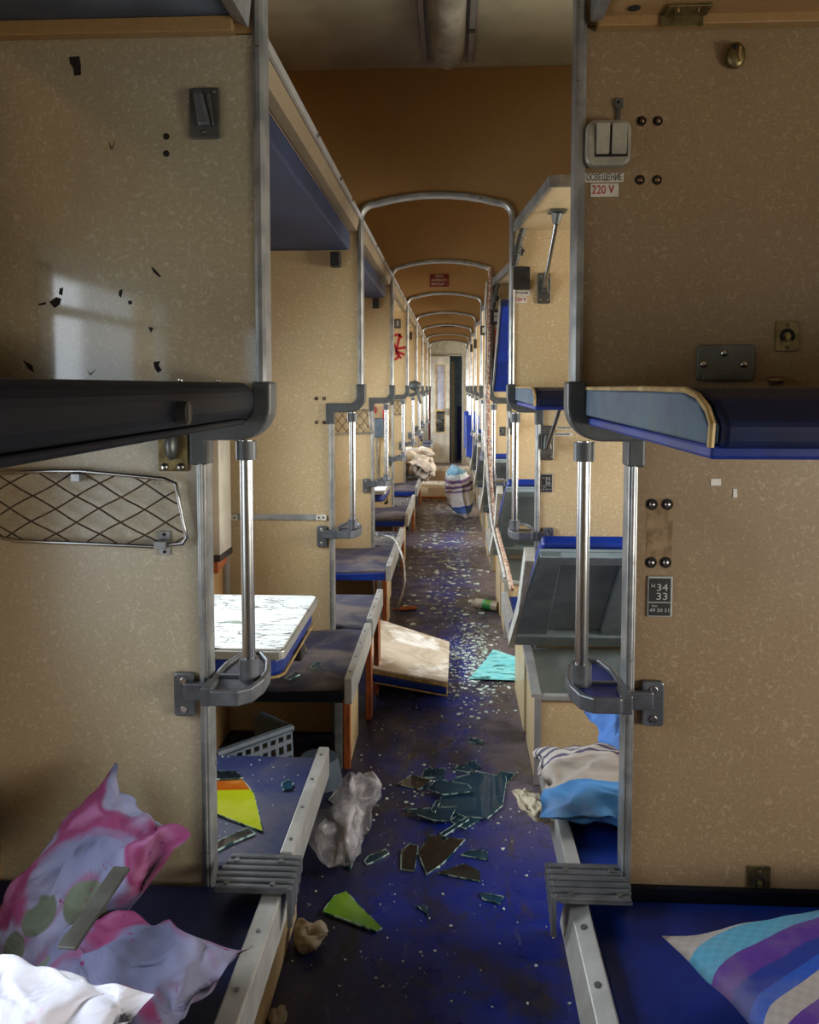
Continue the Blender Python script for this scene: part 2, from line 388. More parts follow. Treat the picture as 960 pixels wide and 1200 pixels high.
def dup(o, d, label=None, group=None, parent=None, skip=()):
    c = link(o.copy()); c.parent = parent
    if parent is None:
        c.location = o.location + Vector(d)
        BASE[c.name] = BASE[o.name] + Vector(d)
        if label: c['label'] = label
    else: BASE[c.name] = BASE[parent.name]
    if group: c['group'] = group
    for ch in list(o.children):
        if ch.name.split('.')[0] in skip: continue
        dup(ch, d, parent=c)
    return c
def rectprof(a, b): return [(-a/2,-b/2),(a/2,-b/2),(a/2,b/2),(-a/2,b/2)]
def rrect(x0, x1, z0, z1, r, k=4):
    pts = []
    for cx, cz, a0 in ((x1-r, z1-r, 0), (x0+r, z1-r, 90), (x0+r, z0+r, 180), (x1-r, z0+r, 270)):
        for i in range(k+1):
            a = math.radians(a0 + 90*i/k); pts.append((cx+r*math.cos(a), cz+r*math.sin(a)))
    return pts
def text(body, size, c, m, parent, depth=.0006, name='lettering', width=None):
    """lettering on a face that looks towards -Y, centred at c"""
    cu = bpy.data.curves.new('t', 'FONT'); cu.body = body; cu.size = size; cu.align_x = 'CENTER'; cu.align_y = 'CENTER'; cu.extrude = depth/2
    cu.resolution_u = 2
    to = link(bpy.data.objects.new('t', cu)); bpy.context.view_layer.update()
    me = bpy.data.meshes.new_from_object(to.evaluated_get(bpy.context.evaluated_depsgraph_get()))
    bpy.data.objects.remove(to)
    xs = [v.co.x for v in me.vertices]; sx = 1
    if width: sx = width/(max(xs)-min(xs))
    me.transform(Matrix.Translation(Vector(c) - BASE[parent.name]) @ Matrix.Rotation(PI/2, 4, 'X') @ Matrix.Diagonal((sx,1,1,1)))
    me.materials.clear(); me.materials.append(M[m])
    o = link(bpy.data.objects.new(name, me)); o.parent = parent; BASE[o.name] = BASE[parent.name]
    return o
# ------------------------------------------------------------------ room shell
b = MB(); b.box(WL-.1, WR+.1, YB, YE+1.6, -.06, 0); struct(b.build('floor', 'floor', loc=(0,0,0)))
b = MB(); b.box(WL-.1, WR+.1, YB, YE+1.6, ZC, ZC+.06); struct(b.build('ceiling', 'ceil', loc=(0,0,0)))
def wall(name, x0, x1, side):
    b = MB(); ys = [YB]
    for n in range(-1, 9):
        y0, y1 = (PY(n)-1.3, PY(n)-.4) if (n < 0 and side == 'L') else win_y(n, side)
        b.box(x0, x1, ys[-1], y0, 0, ZC); b.box(x0, x1, y0, y1, 0, WZ0); b.box(x0, x1, y0, y1, wtop(n, side), ZC); ys.append(y1)
    b.box(x0, x1, ys[-1], YE+1.6, 0, ZC)
    struct(b.build(name, 'lam_b' if side == 'L' else 'lam', loc=(0,0,0)))
wall('wall_left', WL-.1, WL, 'L'); wall('wall_right', WR, WR+.1, 'R')
b = MB(); b.box(WL, WR, YB-.06, YB, 0, ZC); struct(b.build('wall_back', 'lam_g', loc=(0,0,0)))
k = 0
for n in range(0, 5):
    k += 1; y0, y1 = win_y(n, 'L'); b = MB(); x = WL+.012
    f = .05
    b.box(x-.03, x, y0-f, y1+f, WZ1-.02, WZ1+f); b.box(x-.03, x, y0-f, y1+f, WZ0-f, WZ0+.02)
    b.box(x-.03, x, y0-f, y0+.02, WZ0, WZ1); b.box(x-.03, x, y1-.02, y1+f, WZ0, WZ1)
    b.box(x-.03, x-.005, y0, y1, 1.675, 1.700)
    struct(b.build('window_%d' % k, 'alu_l', loc=(0,0,0)))
# end wall with the doorway to the vestibule
y = YE; dx0, dx1, dz = -.46, .22, 2.12
b = MB(); b.box(WL, dx0, y, y+.04, 0, ZC); b.box(dx1, WR, y, y+.04, 0, ZC); b.box(dx0, dx1, y, y+.04, dz, ZC)
struct(b.build('wall_end', 'white', loc=(0,0,0)))
b = MB(); b.box(WL-.1, WR+.1, YE+1.55, YE+1.6, 0, ZC); struct(b.build('wall_vestibule', 'teal', loc=(0,0,0)))
b = MB()
b.box(dx0, dx0+.02, y-.02, y+.05, 0, dz); struct(b.build('trim_1', 'redp', loc=(0,0,0)))
b = MB(); b.box(dx1-.03, dx1, y-.02, y+.05, 0, dz); b.box(dx0+.02, dx1-.03, y-.02, y+.05, dz-.025, dz); struct(b.build('trim_2', 'alu_l', loc=(0,0,0)))
t = thing('vestibule_door', (-.3, YE-.05, 0), 'pale grey narrow door with tall slit window at the far end of the aisle', 'door')
X0, X1 = dx0+.04, -.05
b = MB(); g0, g1 = X0+.11, X1-.10
b.box(X0, g0, y-.06, y-.025, .01, dz-.03); b.box(g1, X1, y-.06, y-.025, .01, dz-.03); b.box(g0, g1, y-.06, y-.025, .01, .62); b.box(g0, g1, y-.06, y-.025, 1.9, dz-.03)
b.build('door_leaf', 'door', t, .003)
b = MB()
for x0, x1, z0, z1 in ((g0-.02,g0,.6,1.92),(g1,g1+.02,.6,1.92),(g0,g1,.6,.62),(g0,g1,1.9,1.92),(g0,g1,1.02,1.06)): b.box(x0, x1, y-.066, y-.055, z0, z1)
b.build('window_frame', 'pipe', t)
b = MB(); b.box(g0, g1, y-.045, y-.04, .62, 1.02); b.build('lower_pane', 'smoke', t)
b = MB(); b.box(g0, g1, y-.045, y-.04, 1.06, 1.9); b.build('upper_pane', 'frost', t)
b = MB(); b.box(X1-.07, X1-.04, y-.09, y-.06, .95, 1.08); b.build('door_handle', 'alu', t, .004)
t = thing('vestibule_cabinet', (.06, YE+.4, 0), 'grey cabinet door standing open behind the narrow end door', 'cabinet')
b = MB(); b.box(-.02, .05, YE+.3, YE+.9, 0.001, 2.0); b.build('side_panel', 'white', t)
b = MB(); b.box(.10, .22, YE+.7, YE+.75, 0.001, 1.1); b.build('blue_panel', 'blue', t)
# ------------------------------------------------------------------ partitions with the arch over the aisle
def arch_path(up=0):
    r = .062; zt, zs = 2.262+up, 2.296+up; pts = []
    for i in range(8):
        a = PI - (PI/2)*i/7; pts.append((XL+r+r*math.cos(a), zt-r+r*math.sin(a)))
    for i in range(1, 8):
        u = i/8; x = XL+r+(XR-XL-2*r)*u; pts.append((x, zt+(zs-zt)*4*u*(1-u)))
    for i in range(8):
        a = PI/2 - (PI/2)*i/7; pts.append((XR-r+r*math.cos(a), zt-r+r*math.sin(a)))
    return pts
AP = arch_path()
ZN = 1.425
def partition(n):
    Y0, Y1 = PY(n), PY(n)+.03
    t = thing('partition', ((XL+XR)/2, Y0, 0), '', 'partition', 'partitions across the carriage')
    AP = arch_path(.11 if n == 0 else 0)
    zp = 2.165 if n else 2.195
    b = MB(); b.prism([(WL+.001,0.001),(XLW,0.001),(XLW,ZN),(XL,ZN),(XL,zp),(WL+.001,zp)], Y0, Y1); b.build('left_panel', 'lam_g' if n == 0 else 'lam', t)
    b = MB(); b.prism([(WR-.001,0.001),(WR-.001,zp),(XR,zp),(XR,ZN),(XRW,ZN),(XRW,0.001)], Y0, Y1); b.build('right_panel', 'lam_shade' if n == 0 else 'lam', t)
    b = MB(); ap = [(XL, zp+.003)] + AP + [(XR, zp+.003), (WR-.001, zp+.003), (WR-.001, ZC-.001), (WL+.001, ZC-.001), (WL+.001, zp+.003)]
    # triangulated strip so the concave outline stays clean
    top = [(x, ZC-.001) for x, z in AP]
    b.prism([(WL+.001, zp+.003), (XL, zp+.003), (XL, ZC-.001), (WL+.001, ZC-.001)], Y0, Y1)
    b.prism([(XR, zp+.003), (WR-.001, zp+.003), (WR-.001, ZC-.001), (XR, ZC-.001)], Y0, Y1)
    for i in range(len(AP)-1):
        if AP[i+1][0]-AP[i][0] < 1e-6: continue
        b.prism([AP[i], AP[i+1], top[i+1], top[i]], Y0, Y1)
    b.build('header_panel', 'lam_b', t)
    yc = (Y0+Y1)/2
    path = [(XL, yc, ZN+.07), (XL, yc, 1.9)] + [(x, yc, z) for x, z in AP] + [(XR, yc, 1.9), (XR, yc, ZN+.07)]
    pr = [(-.0105,-.024),(-.004,-.028),(.004,-.028),(.0105,-.024),(.0105,.024),(-.0105,.024)]
    b = MB(); b.sweep(path, pr, up=(0,1,0)); b.build('arch_frame', 'alu', t)
    for sgn, xa, xb in ((-1, XL, XLW), (1, XR, XRW)):
        r = .05; p = [(xa, yc, ZN+.085), (xa, yc, ZN+r-.015)]
        for i in range(1, 8):
            a = (PI/2)*i/7; p.append((xa+sgn*(r-r*math.cos(a)), yc, ZN-.015+r-r*math.sin(a)))
        p.append((xb+sgn*.022, yc, ZN-.015))
        b = MB(); b.sweep(p, [(-.019,-.032),(.019,-.032),(.019,.032),(-.019,.032)], up=(0,1,0)); b.box(min(xb-.012,xb+sgn*.022), max(xb+.012,xb+sgn*.022), yc-.03, yc+.03, ZN-.085, ZN-.02)
        b.build('corner_elbow', 'plastic', t, .005)
        b = MB(); b.box(xb-.009, xb+.009, Y0-.012, Y1+.012, 0.001, ZN-.075); b.box(xb-.004, xb+.004, Y0-.016, Y0-.010, 0.001, ZN-.08)
        b.build('edge_profile', 'alu', t, .003)
    return t
p0 = partition(0)
p0['label'] = 'partition nearest the camera, greyish cream worm-patterned laminate with aluminium edge trim'
p0['group'] = 'partitions across the carriage'
p1 = partition(1)
plab = ['second partition from camera, grey horizontal strip on its left panel',
 'third partition from camera, with a net pocket on its left panel', 'fourth partition from camera, its left panel daubed with red paint and red sign on header',
 'fifth partition from camera, just beyond the one with red daub', 'sixth partition from camera, arch without any sign',
 'seventh partition from camera, small dark sign above its arch', 'eighth partition from camera, last arch before the end door']
p1['label'] = plab[0]
PT = {0: p0, 1: p1}
for n in range(2, NP): PT[n] = dup(p1, (0, PITCHM*(n-1), 0), plab[n-1])
ordn = ['nearest', 'second', 'third', 'fourth', 'fifth', 'sixth', 'seventh', 'eighth', 'last']
# ------------------------------------------------------------------ grab poles with foot loops
def grab(n, side, pad):
    Y0 = PY(n); q = (lambda x: x) if side == 'L' else (lambda x: -x-.147)
    X = q(-.423) if side == 'L' else .266
    t = thing('grab_pole', (X, Y0, .83), '', 'grab pole', 'grab poles at partition edges')
    yc = Y0+.012
    b = MB(); b.cyl((X, yc, .90), (X, yc, ZN-.035), .0135, 24); b.build('pole', 'chrome', t, smooth=True)
    b = MB(); b.cyl((X, yc, ZN-.075), (X, yc, ZN-.037), .021, 24); b.build('upper_collar', 'plastic', t, .002, True)
    b = MB(); b.cyl((X, yc, .872), (X, yc, .935), .021, 24); b.build('lower_collar', 'cast', t, .002, True)
    o = [(-.475,Y0-.078),(-.425,Y0-.078),(-.404,Y0-.060),(-.392,Y0-.01),(-.392,Y0+.045),(-.405,Y0+.11),(-.435,Y0+.165),(-.475,Y0+.15),(-.49,Y0+.09),(-.492,Y0+.05),(-.492,Y0-.05)]
    o = [(q(a), c) for a, c in o]
    b = MB(); b.sweep([(a, c, .882) for a, c in o], [(-.006,-.016),(.006,-.016),(.006,.016),(-.006,.016)], up=(0,0,1), closed=True)
    b.build('foot_loop', 'cast', t, .004)
    cx = sum(a for a, c in o)/len(o); cy = sum(c for a, c in o)/len(o)
    inn = [(cx+(a-cx)*.86, cy+(c-cy)*.9) for a, c in o]
    b = MB(); b.prism(inn, .868, .890, 'z'); b.build('tread_pad', pad, t, .002)
    b = MB(); b.box(min(q(-.49),q(-.40)), max(q(-.49),q(-.40)), Y0+.012, Y0+.020, .886, .896); b.build('cross_bar', 'cast', t)
    xs = sorted((q(-.575), q(-.532))); zz = (.816, .908)
    b = MB(); b.prism(rrect(xs[0], xs[1], zz[0], zz[1], .008), Y0-.016, Y0-.002); b.build('mounting_plate', 'cast', t, .003)
    xa = sorted((q(-.550), q(-.482))); b = MB(); b.box(xa[0], xa[1], Y0-.032, Y0-.016, .855, .892)
    b.box(*sorted((q(-.500), q(-.478))), Y0-.075, Y0-.016, .862, .9)
    b.build('bracket_arm', 'cast', t, .003)
    for z in (zz[0]+.016, zz[1]-.016):
        b = MB(); b.cyl(((xs[0]+xs[1])/2, Y0-.0165, z), ((xs[0]+xs[1])/2, Y0-.020, z), .0075, 14); b.build('screw', 'screw', t, .001)
    return t
for side, pads in (('L', ('dusty', 'dusty')), ('R', ('blue', 'pipe'))):
    sn = 'left' if side == 'L' else 'right'
    g0 = grab(0, side, pads[0])
    g0['label'] = 'chrome grab pole with foot loop on the near %s partition, %s tread' % (sn, 'dusty brown' if side == 'L' else 'blue')
    g1 = grab(1, side, pads[1]); g1['label'] = 'second grab pole along the %s side, chrome with grey foot loop' % sn
    for n in range(2, NP): dup(g1, (0, PITCHM*(n-1), 0), '%s grab pole along the %s side of the aisle, with foot loop' % (ordn[n], sn))
# ------------------------------------------------------------------ left side: seats, tables, shelves
def seat_a(n, top='dusty', panel=True):       # just beyond partition n
    y0, y1 = PY(n)+.045, PY(n)+.58
    t = thing('side_bench', ((WL-.35)/2, (y0+y1)/2, 0), '', 'seat', 'single seats along the left wall')
    b = MB(); b.box(WL+.003, -.372, y0, y1, .40, .462); b.build('seat_cushion', top, t, .012)
    b = MB(); b.box(-.372, -.342, y0+.01, y1, .405, .490); b.build('edge_rail', 'alu_l', t, .004)
    for yy in (y0+.06, y0+.2, y0+.34, y0+.48):
        b = MB(); b.cyl((-.357, yy, .4895), (-.357, yy, .4925), .0042, 10); b.build('rail_screw', 'cast', t)
    if panel:
        b = MB(); b.box(-.455, -.435, y0, y1-.02, 0.001, .398); b.build('front_panel', 'lam', t, .002)
    b = MB(); b.box(WL+.003, -.46, y0, y0+.02, 0.001, .398); b.build('back_support', 'wood', t)
    return t
def seat_b(n, top='dusty', band='navy'):       # on the near side of partition n
    y0, y1 = PY(n)-.68, PY(n)-.015
    t = thing('side_bench', ((WL-.35)/2, (y0+y1)/2, 0), '', 'seat', 'single seats along the left wall')
    b = MB()
    pr = [(WL+.003,.408),(-.66,.402),(-.50,.405),(-.372,.408),(-.372,.462),(-.46,.466),(-.58,.455),(-.70,.452),(WL+.003,.462)]
    b.prism(pr, y0, y1); b.build('seat_cushion', top, t, .008)
    b = MB(); b.prism([(WL+.01,.398),(-.375,.404),(-.375,.448),(-.6,.438),(WL+.01,.445)], y0-.008, y0); b.build('front_band', band, t, .003)
    b = MB(); b.box(-.371, -.342, y0-.01, y1, .400, .492); b.build('edge_rail', 'alu_l', t, .004)
    for yy in (y0+.06, y0+.22, y0+.38, y0+.54):
        b = MB(); b.cyl((-.357, yy, .4915), (-.357, yy, .4945), .0042, 10); b.build('rail_screw', 'cast', t)
    yb = PY(n)-.34
    b = MB(); b.box(-.455, -.425, yb-.004, yb+.02, 0.001, .395); b.build('corner_post', 'alu', t, .002)
    b = MB(); b.box(-.422, -.395, yb, yb+.03, 0.001, .395); b.build('board_edge', 'wood', t, .002)
    b = MB(); b.box(-.415, -.400, yb+.031, y1, 0.001, .395); b.build('front_panel', 'lam', t, .002)
    return t
def side_table(n, z=.75, mat='table'):
    y0, y1 = PY(n)-1.17, PY(n)-.57
    t = thing('folding_table', ((WL-.48)/2, (y0+y1)/2, z-.05), '', 'table', 'folding tables under the left windows')
    b = MB(); b.prism(rrect(WL+.014, -.485, y0, y1, .02), z-.006, z, 'z'); b.build('table_top', mat, t)
    b = MB(); b.prism(rrect(WL+.014, -.478, y0-.006, y1+.006, .024), z-.032, z-.0065, 'z'); b.build('table_rim', 'alu_l', t, .003)
    b = MB(); b.prism(rrect(WL+.03, -.492, y0+.01, y1-.01, .05), z-.088, z-.0325, 'z'); b.build('underside_pad', 'blue', t, .012)
    b = MB(); b.tube([(WL+.03, y0+.006, z-.088), (-.53, y0+.006, z-.088), (-.50, y0+.02, z-.088), (-.488, y0+.05, z-.088), (-.488, y1-.05, z-.088)], .004, 8); b.build('piping', 'pipe', t, smooth=True)
    b = MB(); b.box(-.52, -.49, y0+.33, y0+.40, z-.15, z-.089); b.build('catch', 'black', t, .006)
    b = MB(); b.prism([(WL+.004, z-.36), (WL+.05, z-.36), (-.58, z-.12), (-.58, z-.089), (WL+.004, z-.089)], (y0+y1)/2-.015, (y0+y1)/2+.015); b.build('wall_bracket', 'alu', t)
    return t
def pil(o, lab): o['label'] = lab; return o
SA = {0: pil(seat_a(0, 'dusty_b'), 'dusty blue seat beyond the near left partition, with lime glass shard on it')}
sa1 = pil(seat_a(1, 'dusty', False), 'grey dusty seat above bare orange boards, beside the fallen table top')
SA[1] = sa1
SA[2] = pil(seat_a(2, 'dusty'), 'dusty seat behind third partition, white cord looped over its rail')
sb1 = pil(seat_b(1), 'dark sagging seat with glass bits, behind the white table')
sb2 = pil(seat_b(2, 'dusty', 'blue'), 'second seat with blue front band along the left, facing camera')
SB = {1: sb1, 2: sb2}
for n in range(3, 9):
    SB[n] = dup(sb2, (0, PITCHM*(n-2) - (.12 if n == 8 else 0), 0), '%s seat with blue front band along the left, facing camera' % ordn[n-1])
for n in range(3, 8):
    SA[n] = dup(SA[2], (0, PITCHM*(n-2), 0), '%s rail-edged seat against the back of a left partition' % ordn[n])
tb1 = pil(side_table(1), 'white peeling table top glaring in window light, behind the near left pole')
for n, l in ((3, 'small white folding table below the grey box on the left'), (5, 'white folding table farther down the left side'), (7, 'farthest white folding table on left by end door')):
    dup(tb1, (0, PITCHM*(n-1), 0), l)
# exposed boards of the stripped seat
for i, (yy, xx, wd, lab) in enumerate(((PY(1)+.14, -.372, .08, 'nearer bare orange-brown board standing under stripped left seat'), (PY(1)+.44, -.366, .13, 'farther, wider orange-brown board under stripped left seat'))):
    b = MB(); b.prism([(yy, 0.001), (yy+wd, 0.001), (yy+wd-.01, .39), (yy+.005, .39)], xx-.012, xx+.012, 'x')
    tag(b.build('wooden_board', 'wood', bevel=.002), lab, 'board', 'bare boards under the stripped seat')
# bench, nearest left, and its ribbed step
y0, y1 = .35, PY(0)-.004
t = thing('side_bench', (-.62, 1.0, 0), 'nearest left bench, dark blue with riveted rail and floral pillows on it', 'bench')
b = MB(); b.box(WL+.003, -.378, y0, y1-.016, .40, .458); b.build('seat_cushion', 'blue_n', t, .008)
b = MB(); b.box(-.378, -.338, y0, y1-.03, .400, .486); b.build('edge_rail', 'alu_l', t, .004)
for yy in (.6, .85, 1.1, 1.3, 1.45, 1.57):
    b = MB(); b.cyl((-.358, yy, .4855), (-.358, yy, .489), .0042, 10); b.build('rail_screw', 'cast', t)
b = MB(); b.box(-.455, -.435, y0, PY(0)-.02, 0.001, .398); b.build('front_panel', 'lam', t, .002)
def ribbed(side):
    q = (lambda x: x) if side == 'L' else (lambda x: -x-.118)
    Y0 = PY(0)
    x0, x1 = sorted((q(-.325), q(-.478)))
    t = thing('ribbed_step_cover', ((x0+x1)/2, Y0-.02, .49), ('left' if side == 'L' else 'right') + ' ribbed metal cover bridging bench rails at foot of near partition', 'step cover', 'ribbed covers at the near partition')
    b = MB()
    for i in range(6):
        yy = Y0-.10+i*.021
        ins = .004*abs(i-2)
        b.box(x0+(ins if side == 'L' else -.004), x1-(ins if side == 'R' else -.004), yy, yy+.014, .495, .507)
    b.box(x0+.006, x1-.006, Y0-.10, Y0+.018, .4925, .499)
    b.build('ribbed_plate', 'cast', t, .004)
    xe = q(-.325); s = 1 if side == 'L' else -1
    b = MB()
    for i in range(6):
        yy = Y0-.10+i*.021; dn = .09 + .028*(5-i)
        b.box(min(xe, xe+s*.010), max(xe, xe+s*.010), yy, yy+.0165, .50-dn*.33, .505)
    b.box(min(xe, xe+s*.004), max(xe, xe+s*.004), Y0-.098, Y0+.016, .45, .500)
    b.build('side_flap', 'cast', t, .004)
    for yy in (Y0-.095+.006, Y0-.01):
        for xx in (x0+.03, x1-.03):
            b = MB(); b.cyl((xx, yy, .507), (xx, yy, .510), .006, 10); b.build('screw', 'steel', t)
ribbed('L'); ribbed('R')
# upper side berth, left, near
t = thing('upper_berth', (-.64, .9, 1.42), 'black padded upper side berth jutting from left edge at eye level', 'berth')
b = MB(); b.prism(rrect(WL+.02, -.395, 1.437, 1.508, .028, 5), .12, PY(0)-.02); b.build('mattress_pad', 'navy', t, .02, seg=4)
b = MB(); b.box(WL+.012, -.415, .14, PY(0)-.03, 1.424, 1.436); b.build('base_board', 'navy', t, .004)
b = MB(); b.cyl((-.396, 1.165, 1.462), (-.380, 1.165, 1.462), .017, 18); kb = b.build('latch_knob', 'black', t, .003, True)
b = MB(); b.box(-.380, -.378, 1.158, 1.166, 1.45, 1.474); b.build('slot', 'steel', kb)
for xx, yy in ((-.42, 1.25), (-.43, 1.49)):
    b = MB(); b.ball((xx, yy, 1.510), .004); b.build('stud', 'screw', t)
# luggage shelves left
def lshelf(n, blue=True):
    y0, y1 = PY(n-1)+.045, PY(n)-.002
    t = thing('luggage_shelf', (-.64, (y0+y1)/2, 2.08), '', 'shelf', 'luggage shelves over the left seats')
    b = MB(); b.prism([(-.425,2.142),(-.398,2.145),(-.386,2.20),(-.40,2.207),(-.43,2.155)], y0, y1); b.build('fascia_board', 'fascia', t)
    b = MB(); b.prism([(-.386,2.189),(-.378,2.189),(-.378,2.211),(-.398,2.215),(-.398,2.209),(-.386,2.206)], y0, y1); b.build('edge_rail', 'alu_l', t)
    b = MB(); b.box(WL+.003, -.43, y0, y1, 2.142, 2.155); b.build('shelf_board', 'lam', t)
    if blue:
        b = MB(); b.box(WL+.02, -.424, y0+.02, y1-.03, 2.062, 2.141); b.build('folded_mattress', 'blue_d', t, .012, seg=3)
        b = MB(); b.box(-.505, -.465, y1-.05, y1-.005, 1.995, 2.057); b.build('end_catch', 'black', t, .004)
    for f in (.35, .62, .8):
        yy = y0+(y1-y0)*f
        b = MB(); b.cyl((-.379, yy, 2.197), (-.372, yy, 2.195), .006, 10); b.build('stud', 'screw', t)
    return t
ls = pil(lshelf(1), 'left luggage shelf with bright blue mattress underside, between first and second partitions')
dup(ls, (0, PITCHM, 0), 'left luggage shelf with dark blue underside, beyond the second partition')
ls3 = pil(lshelf(3, False), 'bare tan left luggage shelf beyond the third partition')
for n in range(4, 8): dup(ls3, (0, PITCHM*(n-3), 0), '%s bare luggage shelf on the left' % ordn[n-2])
t = thing('luggage_shelf', (-.64, 1.0, 2.23), 'grey-blue shelf underside at top left corner of the view', 'shelf', 'luggage shelves over the left seats')
b = MB(); b.box(WL+.003, -.43, -.1, PY(0)-.004, 2.222, 2.242); b.build('shelf_board', 'greyblue', t)
b = MB(); b.box(WL+.003, -.43, PY(0)-.03, PY(0)-.003, 2.192, 2.221); b.build('tan_ledger', 'lam_b', t, .002)
b = MB(); b.prism([(-.43,2.215),(-.40,2.20),(-.392,2.27),(-.43,2.27)], -.1, PY(0)-.02); b.build('edge_rail', 'alu', t)
# ------------------------------------------------------------------ right side: benches, chests, berths, shelves
def rbench(n):          # beyond partition n
    y0, y1 = PY(n)+.045, PY(n)+.58
    t = thing('lower_bench', (1.1, (y0+y1)/2, 0), '', 'bench', 'lower benches on the right side')
    b = MB(); b.box(.278, WR-.003, y0, y1, .405, .462); b.build('seat_cushion', 'blue', t, .01)
    b = MB(); b.box(.246, .277, y0, y1, .40, .486); b.build('edge_rail', 'alu_l', t, .004)
    b = MB(); b.box(.315, .335, y0, y1-.03, 0.001, .40); b.build('front_panel', 'lam', t, .002)
    b = MB(); b.box(.336, WR-.003, y1-.05, y1-.03, 0.001, .40); b.build('side_panel', 'lam', t, .002)
    return t
rb0 = pil(rbench(0), 'blue right bench beyond the near partition, striped pillows on it')
for n in range(1, 8): dup(rb0, (0, PITCHM*n, 0), 'right lower bench behind the %s partition' % ordn[n])
t = thing('lower_bench', (1.1, 1.3, 0), 'nearest right bench, bright blue vinyl with riveted rail at bottom right', 'bench', 'lower benches on the right side')
b = MB(); b.box(.272, WR-.003, .95, PY(0)-.018, .400, .455); b.build('seat_cushion', 'blue', t, .01, seg=3)
b = MB(); b.prism([(.222,.41),(.234,.405),(.246,.46),(.272,.478),(.268,.488),(.236,.474)], .92, PY(0)-.03); b.build('edge_rail', 'alu_l', t, .002)
b = MB(); b.box(.272, WR-.003, PY(0)-.017, PY(0)-.002, .40, .478); b.build('back_strip', 'navy', t)
b = MB(); b.box(.315, .335, .95, PY(0)-.02, 0.001, .398); b.build('front_panel', 'lam', t, .002)
for yy in (1.2, 1.35, 1.5):
    b = MB(); b.cyl((.252, yy, .478), (.250, yy, .484), .006, 10); b.build('rail_screw', 'steel', t)
def chest(n):
    y0, y1 = PY(n)-.42, PY(n)-.037
    t = thing('bench_chest', (1.1, (y0+y1)/2, 0), '', 'chest', 'open luggage chests on the right side')
    b = MB(); b.prism([(y0, 0.001), (y1, 0.001), (y1, .40), (y0, .335)], .318, .336, 'x'); b.build('aisle_panel', 'lam', t, .002)
    b = MB(); b.box(.337, WR-.003, y0, y0+.018, 0.001, .325); b.build('front_panel', 'lam', t, .002)
    b = MB(); b.box(.338, WR-.003, y0-.008, y0+.022, .326, .345); b.box(.312, .337, y0-.01, y0-.001, 0.001, .34); b.build('corner_trim', 'alu_l', t, .002)
    b = MB(); b.prism([(y0-.01,.338),(y1,.402),(y1,.415),(y0-.01,.352)], .300, .337, 'x'); b.build('rim', 'alu_l', t, .002)
    b = MB(); b.box(.338, WR-.004, y1-.012, y1, .05, .40); b.build('inner_back', 'teal', t)
    return t
def lid(n, ang=44, L=.655):
    yh, zh = PY(n)-.105, .465
    c, s_ = math.cos(math.radians(ang)), math.sin(math.radians(ang))
    t = thing('raised_bench', (1.1, yh, zh), '', 'bench lid', 'raised bench lids on the right side')
    def slab(b, xa0, xa1, x1, u0, u1, w0, w1):   # w>0 towards the wall/up side
        vs = []
        for u, xa in ((u0, xa0), (u1, xa1)):
            for x in (xa, x1):
                for w_ in (w0, w1):
                    vs.append((x, yh-u*c+w_*s_, zh+u*s_+w_*c))
        b.add(vs, [(0,1,3,2),(4,6,7,5),(0,4,5,1),(2,3,7,6),(0,2,6,4),(1,5,7,3)]); return b
    xe = lambda u: .235 + .055*u/L
    b = slab(MB(), xe(0)+.02, xe(L)+.02, WR-.05, 0, L, 0, .012); b.build('underside_board', 'teal', t)
    b = MB()
    slab(b, xe(0)+.02, xe(L)+.02, xe(0)+.15, .03, L, -.022, -.001)
    slab(b, .60, .60, .70, .06, L-.05, -.022, -.001)
    slab(b, 1.2, 1.2, 1.3, .06, L-.05, -.022, -.001)
    slab(b, xe(0)+.02, xe(0)+.02, WR-.06, 0, .075, -.034, -.001)
    slab(b, xe(L)+.02, xe(L)+.02, WR-.06, L-.05, L, -.024, -.001)
    b.build('stiffening_frame', 'teal', t, .002)
    b = slab(MB(), xe(0), xe(L), xe(0)+.020, -.01, L+.005, -.042, .016); b.build('edge_rail', 'rim_w', t, .003)
    b = slab(MB(), xe(0)+.004, xe(L)+.03, WR-.06, -.012, L+.012, .017, .065); b.build('cushion', 'blue', t, .014, seg=3)
    return t
c1 = pil(chest(1), 'open tan chest under the nearest raised lid on the right')
l1 = pil(lid(1), 'nearest raised bench lid, grey ribbed underside with blue cushion edge, behind right pole')
for n in range(2, 8): dup(c1, (0, PITCHM*(n-1), 0), '%s open chest along the right side of the aisle' % ordn[n-1])
for n in range(2, 6): dup(l1, (0, PITCHM*(n-1), 0), '%s raised bench lid along the right side' % ordn[n-1])
def rberth(n):
    y0, y1 = PY(n)-.80, PY(n)-.02
    t = thing('upper_berth', (1.1, (y0+y1)/2, 1.42), '', 'berth', 'upper berths on the right side')
    prof = [(y1,1.497),(y0+.09,1.497),(y0+.035,1.487),(y0,1.462),(y0+.005,1.436),(y1,1.440)]
    b = MB(); b.prism(prof, .276, WR-.01, 'x'); b.build('mattress_pad', 'blue_n', t, .008, seg=3)
    prof2 = [(y1-.002,1.494),(y0+.10,1.494),(y0+.04,1.484),(y0+.006,1.460),(y0+.010,1.440),(y1-.002,1.443)]
    b = MB(); b.prism(prof2, .262, .2755, 'x'); b.build('end_panel', 'slate', t, .003)
    b = MB(); b.tube([(.265, a, z) for a, z in [(y1,1.496),(y0+.3,1.497),(y0+.095,1.496),(y0+.05,1.490),(y0+.015,1.476),(y0+.0,1.462),(y0+.004,1.438)]], .0038, 8); b.build('piping', 'pipe', t, smooth=True)
    b = MB(); b.box(.268, WR-.01, y0+.015, y1, 1.424, 1.4395); b.build('base_board', 'blue', t, .004)
    return t
r0 = pil(rberth(0), 'nearest right upper berth, faded blue end with tan piping')
r1 = pil(rberth(1), 'second right upper berth, smaller, beyond the near partition')
